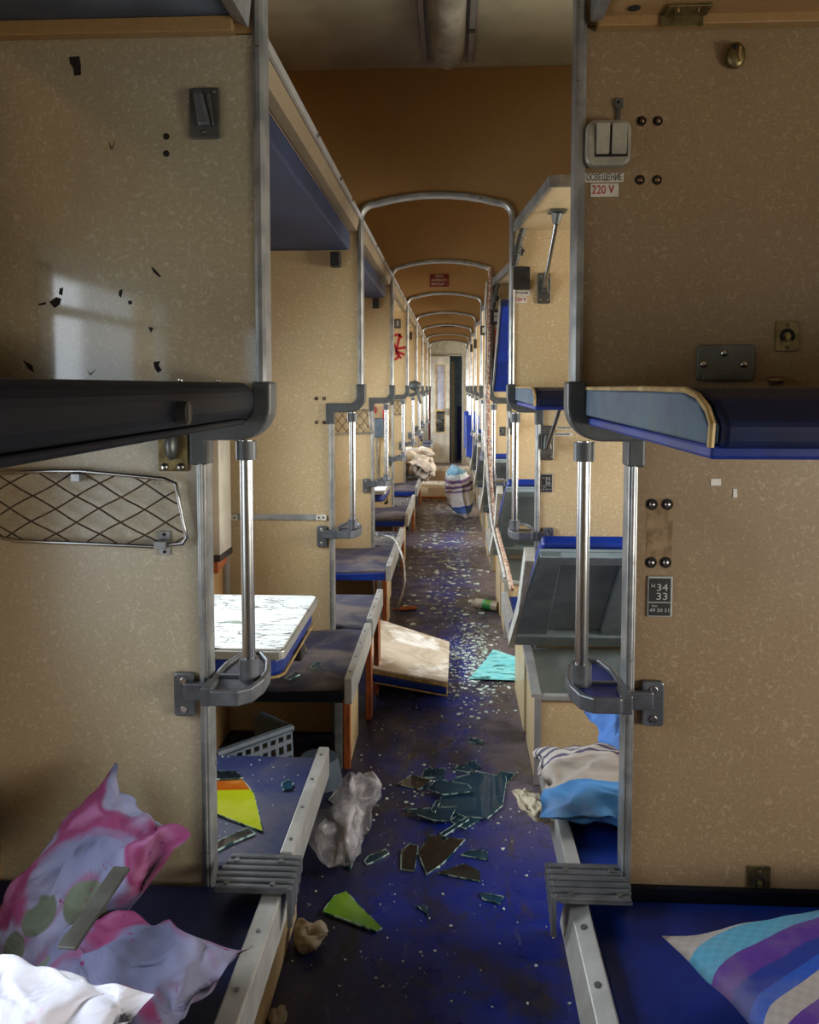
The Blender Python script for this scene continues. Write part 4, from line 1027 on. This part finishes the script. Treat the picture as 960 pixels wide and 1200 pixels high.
# signs over the aisle
p, q = wp(504, 336, 3), wp(526, 321, 3)
t = thing('exit_sign', ((p.x+q.x)/2, PY(3), p.z), 'red rectangular sign with white lettering on a header over the aisle', 'sign')
b = MB(); b.box(p.x, q.x, PY(3)-.006, PY(3)-.001, p.z, q.z); b.build('sign_plate', 'redp', t, .001)
b = MB(); W = q.x-p.x; H = q.z-p.z
for k_, (s_, wd) in enumerate((('МЕСТО', .40), ('АВАРИЙНОГО', .84), ('ВЫХОДА  ›', .84))):
    text(s_, H*.26, ((p.x+q.x)/2, PY(3)-.0075, q.z-H*(.2+.3*k_)), 'label', t, width=W*wd)
p, q = wp(517, 383, 6), wp(533, 378.5, 6)
b = MB(); b.box(p.x, q.x, PY(6)-.02, PY(6)-.001, p.z, q.z); tag(b.build('dark_sign', 'black', bevel=.003), 'small dark oblong sign on a far header over the aisle', 'sign')
# curtain rail strip beside the window in the second bay
x = WL+.035
t = thing('window_shutter', (WL+.03, PY(1)-.18, .8), 'cream vertical shutter stile with orange foot seen beyond the near left pole', 'shutter')
b = MB(); b.box(WL+.014, WL+.045, PY(1)-.27, PY(1)-.10, .83, 1.95); b.build('stile', 'door', t, .003)
b = MB(); b.box(WL+.013, WL+.048, PY(1)-.275, PY(1)-.095, .805, .829); b.build('end_cap', 'black', t, .002)
b = MB(); b.prism([(PY(1)-.29,.76),(PY(1)-.15,.78),(PY(1)-.15,.804),(PY(1)-.29,.804)], WL+.014, WL+.04, 'x'); b.build('orange_foot', 'wood', t, .002)
b = MB(); b.box(WL+.002, WL+.016, PY(1)-.075, PY(1)-.025, .5, 2.0)
t = thing('wall_strip', (WL+.01, PY(1)-.05, .5), 'vertical screwed aluminium strip between window and second left partition', 'strip')
b.build('strip', 'alu_l', t, .001)
for zz in (.8, 1.0, 1.2, 1.38): b = MB(); b.cyl((WL+.0165, PY(1)-.05, zz), (WL+.018, PY(1)-.05, zz), .006, 10); b.build('screw', 'hole', t)
# ------------------------------------------------------------------ cushions and pillows
def pillow(name, label, mat, c, size, rot, cat='pillow', group=None, seed=0, wr=.02, plump=1.0, sag=0, corner=.12, parent=None, N_=44):
    """stuffed pillow: half sizes size=(a,b,h), rot euler, wrinkled outline with pointed corners"""
    a, b_, h = size; R = (Matrix.Rotation(rot[2], 3, 'Z') @ Matrix.Rotation(rot[1], 3, 'Y') @ Matrix.Rotation(rot[0], 3, 'X'))
    mb = MB(); uv = []; c = Vector(c)
    for s in (1, -1):
        for i in range(N_+1):
            for j in range(N_+1):
                u, v = -1+2*i/N_, -1+2*j/N_
                pin = 1-corner*(1-abs(v)**1.5)*abs(u)**2; pin2 = 1-corner*(1-abs(u)**1.5)*abs(v)**2
                x, y_ = a*u*pin, b_*v*pin2
                th = max(0, (1-abs(u)**2.6))**.55*max(0, (1-abs(v)**2.6))**.55
                q = Vector((u*1.6+seed, v*1.6+seed*2, s*.7*min(1, th*1.6)))
                wv = mnoise.noise(q*1.3)*.55 + mnoise.noise(q*3.1)*.28
                edge = max(abs(u), abs(v))
                wv2 = mnoise.ridged_multi_fractal(q*1.2, .9, 2.1, 3, 1.0, 2.0)-1.1
                z = s*h*th*(1+.35*wv)*plump + wr*(wv2*.35*th + mnoise.noise(q*2.2)*.6*edge)
                z -= sag*(u*u+v*v)*.5
                p = Vector((x, y_, z)) + Vector((mnoise.noise(q*1.7), mnoise.noise(q*1.7+Vector((9,0,0))), 0))*wr*.8
                mb.v.append(c + R @ p); uv.append((.5+u*.5, .5+v*.5))
    m = N_+1; o = m*m
    for i in range(N_):
        for j in range(N_):
            k_ = i*m+j; mb.f.append([k_, k_+m, k_+m+1, k_+1]); mb.f.append([o+k_, o+k_+1, o+k_+m+1, o+k_+m])
    mb.uv = uv
    ob = mb.build(name, mat, parent, smooth='full')
    bm = bmesh.new(); bm.from_mesh(ob.data); bmesh.ops.remove_doubles(bm, verts=bm.verts, dist=.0004); bm.to_mesh(ob.data); bm.free()
    if parent is None: tag(ob, label, cat, group)
    return ob
rd = math.radians
pillow('pillow', 'pink floral pillow standing against near left partition', 'flor1', (-.685, 1.42, .575), (.135, .185, .060), (rd(44), rd(8), rd(-38)), seed=1.2, wr=.03)
pillow('pillow', 'rose floral pillow lying in front of the upright pink one', 'flor2', (-.545, 1.215, .535), (.165, .150, .058), (rd(10), rd(-4), rd(-24)), seed=3.7, wr=.03)
pillow('pillow', 'glaring white pillow in the bottom left corner', 'flor_lit', (-.625, 1.035, .585), (.16, .13, .065), (rd(14), rd(0), rd(-14)), seed=6.1, wr=.034)
b = MB(); p0_, p1_ = at(143, 1017, Y=1.33), at(78, 1112, Y=1.14)
b.sweep([p0_, p1_], rectprof(.028, .010), up=(0,-.5,.8)); tag(b.build('metal_slat', 'steel', bevel=.001), 'narrow grey slat lying across the floral pillows', 'slat')
pillow('pillow', 'purple, teal and blue striped pillow on the nearest right bench', 'stripeA', (.735, 1.27, .530), (.31, .235, .055), (rd(3), rd(-3), rd(15)), seed=2.4, wr=.010)
pillow('pillow', 'beige pillow with blue hem on the farther right bench', 'stripeB', (.405, 1.97, .530), (.195, .165, .055), (rd(2), rd(0), rd(-2)), seed=4.4, wr=.03)
pillow('pillow', 'plain blue plaid pillow leaning behind the near right partition', 'blueplaid', (.52, 2.10, .62), (.15, .12, .045), (rd(35), rd(-30), rd(-8)), seed=8.4, wr=.024)
pillow('folded_mattress', 'beige ticking bundle poking over bench rail behind the blue-hemmed pillow', 'oatmeal', (.218, 1.99, .455), (.045, .09, .022), (rd(-8), rd(20), rd(12)), 'bedding', seed=5.0, wr=.012)
pillow('pillow', 'white, purple and blue striped pillow standing in the aisle far ahead', 'stripeC', (.085, 9.4, .30), (.29, .22, .15), (rd(10), rd(80), rd(20)), seed=9.1, wr=.02, corner=.05)
pillow('bedding_roll', 'left white bedding roll on a far left seat', 'white_b', (-.57, 9.3, .64), (.22, .18, .15), (rd(0), rd(0), rd(10)), 'bedding', 'bedding rolls on far seats', seed=1.1, wr=.04, N_=20)
pillow('bedding_roll', 'right whitish bedding roll spilling over the far left rail', 'white_b', (-.33, 9.1, .60), (.15, .18, .13), (rd(0), rd(30), rd(0)), 'bedding', 'bedding rolls on far seats', seed=7.1, wr=.05, N_=20)
pillow('bedding_roll', 'smaller, farthest white bedding bundle on the left', 'white_b', (-.42, 11.0, .58), (.18, .18, .10), (rd(0), rd(0), rd(0)), 'bedding', 'bedding rolls on far seats', seed=4.1, wr=.04, N_=20)
# upright cushions far right
for i, (n, l) in enumerate(((6, 'nearer upright blue cushion at the far right'), (7, 'farther upright blue cushion at the far right'))):
    b = MB(); yh = PY(n)-.3; b.prism([(yh-.02,.464),(yh+.22,1.05),(yh+.16,1.08),(yh-.08,.464)], .20, .9, 'x'); tag(b.build('blue_bolster', 'blue', bevel=.015), l, 'cushion', 'upright blue cushions')
# ------------------------------------------------------------------ loose board and clutter in the aisle
def quad_slab(name, corners, th, m, label, cat, parent=None, bevel=.003, dirn=(0,0,1)):
    b = MB(); d = Vector(dirn)*th; n = len(corners); vs = [Vector(p) for p in corners]; vs = vs + [p-d for p in vs]
    b.add(vs, [list(range(n)), list(range(n, 2*n))[::-1]]+[(i, n+i, n+(i+1) % n, (i+1) % n) for i in range(n)])
    o = b.build(name, m, parent, bevel)
    if parent is None: tag(o, label, cat)
    return o
c_ = [at(432,782,Z=.15), at(525,799,Z=.075), at(527,752,Z=.085), at(440,724,Z=.17)]
M['boardtop'] = mottled('dusty white board', srgb(206,192,170), srgb(176,158,132), 4, rough=.6, c=srgb(236,232,224), cs=5, cl=.5, ch=.66, dist=.6)
t = thing('fallen_table', tuple((c_[0]+c_[2])/2-Vector((0,0,.1))), 'dusty white table top with blue base fallen into the aisle', 'table')
quad_slab('table_top', c_, .012, 'boardtop', None, None, t)
quad_slab('table_rim', [p-Vector((0,0,.0125)) for p in c_], .016, 'pipe', None, None, t)
cc = sum(c_, Vector())/4
quad_slab('underside_pad', [cc+(p-cc)*.97-Vector((0,0,.029)) for p in c_], .044, 'blue', None, None, t, .01)
b = MB(); b.tube([(cc+(p-cc)*.975)-Vector((0,0,.074)) for p in c_], .004, 8, closed=True); b.build('piping', 'pipe', t)
# crate and lid in the gap under the table
p = at(240, 905, Z=0)
t = thing('plastic_crate', (-.72, 2.62, 0), 'grey blue slotted plastic crate tilted under the white table', 'crate')
b = MB()
A = [Vector((-.70,2.34,.06)), Vector((-.52,2.62,.04)), Vector((-.55,2.72,.33)), Vector((-.73,2.44,.36))]
def quadpt(u, v): return (A[0]*(1-u)+A[1]*u)*(1-v)+(A[3]*(1-u)+A[2]*u)*v
def strip(b, pts, nrm=Vector((.006,-.004,0))):
    vs = [p for p in pts]+[p+nrm for p in pts]; n = len(pts)
    b.add(vs, [list(range(n)), list(range(n, 2*n))[::-1]]+[(i, n+i, n+(i+1) % n, (i+1) % n) for i in range(n)])
nu, nv = 9, 8
for i in range(nu+1):
    u = i/nu; strip(b, [quadpt(max(0,u-.022), 0), quadpt(min(1,u+.022), 0), quadpt(min(1,u+.022), 1), quadpt(max(0,u-.022), 1)])
for j in range(nv+1):
    v = j/nv; wv = .022 if 0 < j < nv else .05; strip(b, [quadpt(0, max(0,v-wv)), quadpt(1, max(0,v-wv)), quadpt(1, min(1,v+wv)), quadpt(0, min(1,v+wv))])
b.build('slotted_side', 'crate', t)
b = MB(); b.tube([A[3], A[2], A[2]+Vector((-.12,.06,.02))], .014, 8); b.build('rim', 'crate', t)
b = MB(); strip(b, [A[1], A[1]+Vector((-.15,.09,0)), A[2]+Vector((-.15,.09,0)), A[2]], Vector((0,.005,0))); b.build('end_side', 'crate', t)
b = MB(); strip(b, [A[0], A[1], A[1]+Vector((-.15,.09,0)), A[0]+Vector((-.12,.08,0))], Vector((0,0,.005))); b.build('base', 'crate', t)
p = at(352, 902, Z=.02); b = MB(); b.cyl((-.50, 3.0, .002), (-.50, 3.0, .10), .09, 28, .07); tag(b.build('plastic_tub', 'crate', bevel=.008, smooth=True), 'upturned pale grey tub in the dark gap under the table', 'tub')
# translucent carrier bag
def blob(name, c, r, sx, sy, sz, mat, label, cat, seed, amp=.35, seg=36, rings=24, fr=3.0):
    b = MB(); b.ball((0,0,0), 1, 1, 1, 1, seg, rings)
    R = []
    for v in b.v:
        q = v*fr*.5+Vector((seed, 0, seed)); k_ = 1+amp*(mnoise.ridged_multi_fractal(q, .8, 2.2, 3, 1, 2)-1.1)*.5 + amp*.5*mnoise.noise(q*.7)
        p = Vector((v.x*sx, v.y*sy, v.z*sz))*r*k_ + Vector(c)
        p.z = max(p.z, .003); R.append(p)
    b.v = R; o = b.build(name, mat, smooth='full'); return tag(o, label, cat)
bagb = MB()
for cx_, cy_, cz_, rx, ry, rz, sd in ((-.365, 2.54, .075, .085, .12, .09, 2.2), (-.325, 2.68, .10, .075, .12, .09, 5.7), (-.285, 2.66, .14, .05, .09, .045, 8.8)):
    k0 = len(bagb.v); bagb.ball((0,0,0), 1, 1, 1, 1, 48, 32)
    for i_ in range(k0, len(bagb.v)):
        v = bagb.v[i_]; q = Vector((v.x*1.3+sd, v.y*1.1, v.z*1.3-sd))
        k_ = 1 + .42*mnoise.noise(q*.9) + .30*(.35-abs(mnoise.noise(q*1.1+Vector((4,0,0))))*1.8) + .05*(.3-abs(mnoise.noise(q*3.0))*2)
        p = Vector((v.x*rx, v.y*ry, v.z*rz))*k_ + Vector((cx_, cy_, cz_)); p.z = max(p.z, .003); bagb.v[i_] = p
tag(bagb.build('plastic_bag', 'bag', smooth='full'), 'crumpled translucent carrier bag on floor by the left seat rail', 'bag')
blob('crumpled_paper', tuple(at(362,1098,Z=.03)), .04, 1.1, 1.0, .8, 'paper', 'crumpled beige paper on floor left of the green shard', 'paper', 5.1, .9, 24, 16)
blob('crumpled_paper', tuple(at(325,1192,Z=.02)), .025, .7, 1.0, .9, 'paper', 'small paper scrap at the bottom edge by left panel', 'paper', 8.1, .8, 18, 12)
# bottle
t = thing('plastic_bottle', tuple(at(565,706,Z=0)), 'empty clear bottle with green and yellow label, lying by right chest', 'bottle')
p0_, p1_ = at(554,706,Z=.035), at(584,711,Z=.035); d = (p1_-p0_).normalized()
M['pet'] = mottled('cloudy clear plastic', srgb(172,162,142), srgb(140,128,108), 9, rough=.2)
b = MB(); b.cyl(p0_, p0_+d*.03, .016, 16, .034); b.cyl(p0_+d*.03, p1_, .034, 18); b.build('body', 'pet', t, smooth=True)
b = MB(); b.cyl(p0_-d*.03, p0_, .017, 16); b.build('cap', 'white', t, smooth=True)
M['greenl'] = mottled('green label', srgb(40,150,60), srgb(30,110,50), 9, rough=.5); M['yel'] = mottled('yellow label', srgb(224,190,30), srgb(200,160,20), 9, rough=.5)
b = MB(); b.cyl(p0_+d*.09, p0_+d*.15, .0352, 18); b.build('green_label', 'greenl', t, smooth=True)
b = MB(); q = p0_+d*.105; b.box(q.x, q.x+.06, q.y-.036, q.y-.030, .045, .066); b.build('yellow_label', 'yel', t)
# brown shoe sole, white cord
p = at(475,715,Z=0); b = MB(); b.ball((0,0,0), 1, .085, .028, .014, 16, 10); b.v = [Vector((p.x+v.x+ (.0), p.y+v.y+v.x*.3, max(.001, .012+v.z*(1+v.x*6)))) for v in b.v]
tag(b.build('brown_scrap', 'wood', smooth='full'), 'reddish brown oblong scrap on the aisle floor below the cord', 'scrap')
P = [at(452,628,Y=5.3), at(462,632,Y=5.15), at(471,650,Y=5.0), at(474,672,Y=4.95), at(473,690,Y=4.95), at(466,714,Z=.012)]
b = MB(); b.tube(smooth_path(P, 6), .007, 8); tag(b.build('white_cord', 'whitecord', smooth='full'), 'white cord looping from the left seat down to the floor', 'cord')
# fallen boards across the far aisle
for yy, z, l, m in ((11.1, .16, 'nearer pale board bridging the far aisle, strewn with glass', 'dusty'), (12.9, .2, 'farther pale board bridging the far aisle', 'dusty')):
    t = thing('fallen_board', (-.05, yy, 0), l, 'board', 'boards fallen across the aisle')
    M['paleb'] = mottled('dusty pale board', srgb(168,152,128), srgb(120,104,88), 3, rough=.6, c=srgb(220,222,208), cs=26, cl=.52, ch=.62)
    b = MB(); b.box(-.42, .28, yy-.3, yy+.5, z-.02, z); b.build('board_face', 'paleb', t, .003)
    b = MB(); b.box(-.42, .28, yy-.33, yy-.30, 0.002, z+.003); b.build('board_edge', 'boardtop', t, .003)
    b = MB(); b.box(-.42, .28, yy-.345, yy-.335, .02, .05); b.build('lower_batten', 'wood', t, .002)
# turquoise printed sheet
quad_slab('turquoise_sheet', [at(550,795,Z=.012), at(570,772,Z=.012), at(578,761,Z=.02), at(606,770,Z=.02), at(606,797,Z=.012)], .003, 'teal_s', 'turquoise blue sheet lying on the floor at right chest', 'sheet', bevel=0)
# ------------------------------------------------------------------ glass shards
def shard(px, z, m, label, group='large glass shards on the aisle floor', th=.004, tilt=0, cat='glass shard', edge=True):
    P = [at(x, y, Z=z) for x, y in px]
    c = sum(P, Vector())/len(P)
    for p in P: p.z = z + tilt*(p.x-c.x)*.5 + th + abs(tilt)*.03
    b = MB(); n = len(P); vs = P + [p-Vector((0,0,th)) for p in P]
    b.add(vs, [list(range(n)), list(range(n, 2*n))[::-1]]+[(i, n+i, n+(i+1) % n, (i+1) % n) for i in range(n)])
    c0 = (c.x, c.y, z)
    t = thing('glass_shard', c0, label, cat, group); b.build('pane', m, t)
    if edge:
        b = MB(); b.sweep([p+Vector((0,0,.0004-th/2)) for p in P], rectprof(.0016, th*1.05), up=(0,0,1), closed=True); b.build('broken_edge', 'glass_e', t)
    return t
F0 = .0008
S = [
 ([(515,938),(533,913),(560,905),(594,912),(589,945),(571,960),(545,958),(520,950)], .009, 'glass', 'largest clear shard at the centre of the heap'),
 ([(473,950),(535,946),(527,963),(508,962)], .014, 'glass', 'long pointed shard at the lower left of the heap'),
 ([(500,925),(514,914),(548,920),(556,928),(520,932)], .020, 'glass', 'top clear shard lying over heap centre'),
 ([(465,920),(482,909),(506,915),(492,926)], .003, 'smoke', 'dark shard at the heap\'s left end'),
 ([(527,963),(552,945),(562,962),(545,972)], .003, 'glass', 'front corner shard of the heap'),
 ([(574,918),(586,905),(604,908),(598,914),(584,922)], .003, 'glass', 'bright edged shard at the heap\'s right end'),
 ([(494,912),(498,902),(522,901),(520,912)], .003, 'glass', 'small pale shard behind the heap on the left'),
 ([(531,902),(556,892),(564,900),(548,906)], .003, 'glass', 'small pale shard behind the heap on the right'),
 ([(490,1000),(504,980),(545,985),(520,1012),(500,1026)], .003, 'smoke', 'large black shard below the heap'),
 ([(470,998),(480,990),(490,992),(486,1022),(470,1020)], .003, 'smoke', 'brownish shard left of the large black one'),
 ([(512,1024),(544,1013),(562,1022),(563,1034)], .003, 'smoke', 'long grey green shard lower right of the black one'),
 ([(540,1003),(552,997),(571,998),(572,1009)], .003, 'glass', 'clear pale shard right of the black one'),
 ([(427,1010),(432,1004),(452,996),(456,1001),(440,1010),(430,1014)], .003, 'glass', 'narrow pale shard between bag and black shard'),
 ([(488,1062),(500,1063),(502,1073)], .003, 'glass', 'tiny clear triangle beside the bigger green shard'),
 ([(403,1015),(405,985),(414,978),(424,985),(418,1002),(410,1020)], .003, 'smoke', 'brown curved shard just right of the bag'),
 ([(548,865),(568,869),(566,872),(550,871)], .003, 'glass', 'sliver far behind the heap'),
 ([(505,950),(512,938),(516,940),(510,953)], .018, 'glass', 'thin upright looking sliver in the heap'),
 ([(516,978),(548,958),(550,961),(520,981)], .012, 'glass', 'long sliver pointing down from the heap'),
 ([(562,1047),(590,1052),(586,1060),(566,1055)], .003, 'glass', 'faint shard at lower right of the floor'),
]
for px, z, m, l in S: shard(px, z-.002, m, l)
shard([(378,1070),(391,1052),(406,1046),(424,1066),(448,1089),(441,1093),(410,1081)], .004, 'green', 'green painted shard on floor at lower left of the aisle', 'painted shards', .005)
shard([(385,938),(400,922),(408,925),(396,945)], .003, 'smoke', 'thin dark shard by carrier bag top', th=.003)
zs = .464
shard([(200,930),(203,908),(283,913),(298,932),(308,976),(245,952),(205,948)], zs, 'lime', 'lime and orange painted shard on the dusty left seat', 'painted shards', .004)
shard([(243,995),(260,985),(290,972),(299,978),(270,990),(243,1004)], zs, 'smoke', 'dark shard in front of the lime one on left seat', 'glass on the left seats')
shard([(243,905),(276,905),(285,913),(243,915)], zs+.005, 'smoke', 'dark shard behind the lime one', 'glass on the left seats')
shard([(330,920),(338,915),(344,920),(341,926),(332,927)], zs, 'glass', 'small clear chunk right of the lime shard', 'glass on the left seats')
shard([(302,795),(318,793),(306,801)], zs, 'lime', 'tiny lime scrap by the near pole foot loop', 'painted shards', .002, edge=False)
shard([(363,784),(370,776),(376,777),(374,786)], zs, 'glass', 'pale clear shard on the sagging seat, right one', 'glass on the left seats')
shard([(333,796),(345,789),(352,791),(340,797)], zs, 'glass', 'pale clear shard on the sagging seat, left one', 'glass on the left seats')
t = shard([(344,751),(350,746),(357,755),(360,765),(352,770)], .56, 'smoke', 'dark blue shard dangling at the white table corner', 'glass on the left seats', .003)
# crumbs of glass and dirt: nobody could count them
def crumbs(name, label, m, fn, count, smin, smax, seed, zfn=None):
    rnd = random.Random(seed); b = MB()
    for _ in range(count):
        x, y_ = fn(rnd); z = .0005 if zfn is None else zfn(x, y_)
        s = smin+(smax-smin)*rnd.random()**2; a0_ = rnd.random()*PI*2; k_ = rnd.choice((3, 4, 5))
        pts = [(x+s*(.6+.6*rnd.random())*math.cos(a0_+2*PI*i/k_), y_+s*(.6+.6*rnd.random())*math.sin(a0_+2*PI*i/k_)) for i in range(k_)]
        h = .002+.35*s*rnd.random()
        vs = [(px, py, z) for px, py in pts]+[(px, py, z+h*(.5+rnd.random()*.5)) for px, py in pts]
        b.add(vs, [list(range(k_))[::-1], list(range(k_, 2*k_))]+[(i, (i+1) % k_, k_+(i+1) % k_, k_+i) for i in range(k_)])
    tag(b.build(name, m, loc=(0, 5, 0)), label, 'debris', kind='stuff')
def f_far(r):
    while True:
        y_ = r.uniform(5.0, 12.5); x = r.gauss(.0, .18)
        if -.36 < x < .29: return x, y_
crumbs('glass_crumbs', 'glittering glass crumbs along the far aisle floor', 'crumb', f_far, 900, .004, .026, 1)
def f_mid(r):
    while True:
        y_ = r.gauss(4.4, .32); x = r.gauss(.13, .09)
        if -.05 < x < .30 and 3.6 < y_ < 5.1: return x, y_
crumbs('crushed_glass', 'patch of crushed pale glass beside the turquoise sheet', 'crumb', f_mid, 900, .002, .014, 2)
def f_near(r):
    while True:
        y_ = 1.9+r.random()**1.2*4; x = r.uniform(-.42, .30)
        if not (y_ > 4.1 and x < 0): return x, y_
crumbs('floor_grit', 'pale grit and glass crumbs on the near floor', 'crumb', f_near, 340, .0015, .006, 3)
def f_heap(r): return r.gauss(.02, .12), r.gauss(2.95, .16)
crumbs('glass_splinters', 'fine splinters around the heap of broken glass', 'crumb', f_heap, 160, .0015, .009, 4)
def f_seat(r): return r.uniform(-.85, -.39), PY(0)+r.uniform(.06, .56)
crumbs('seat_crumbs', 'glass crumbs scattered on the near dusty seat', 'crumb', f_seat, 110, .001, .0035, 5, lambda x, y_: .4625)
def f_seat2(r): return r.uniform(-.85, -.39), PY(2)+.1+r.uniform(0, .4)
crumbs('seat_glass', 'broken glass scattered on far left seats', 'crumb', lambda r: (r.uniform(-.85,-.39), PY(r.choice((2,3,3,4)))+r.uniform(.08,.55)), 500, .003, .012, 6, lambda x, y_: .4625)
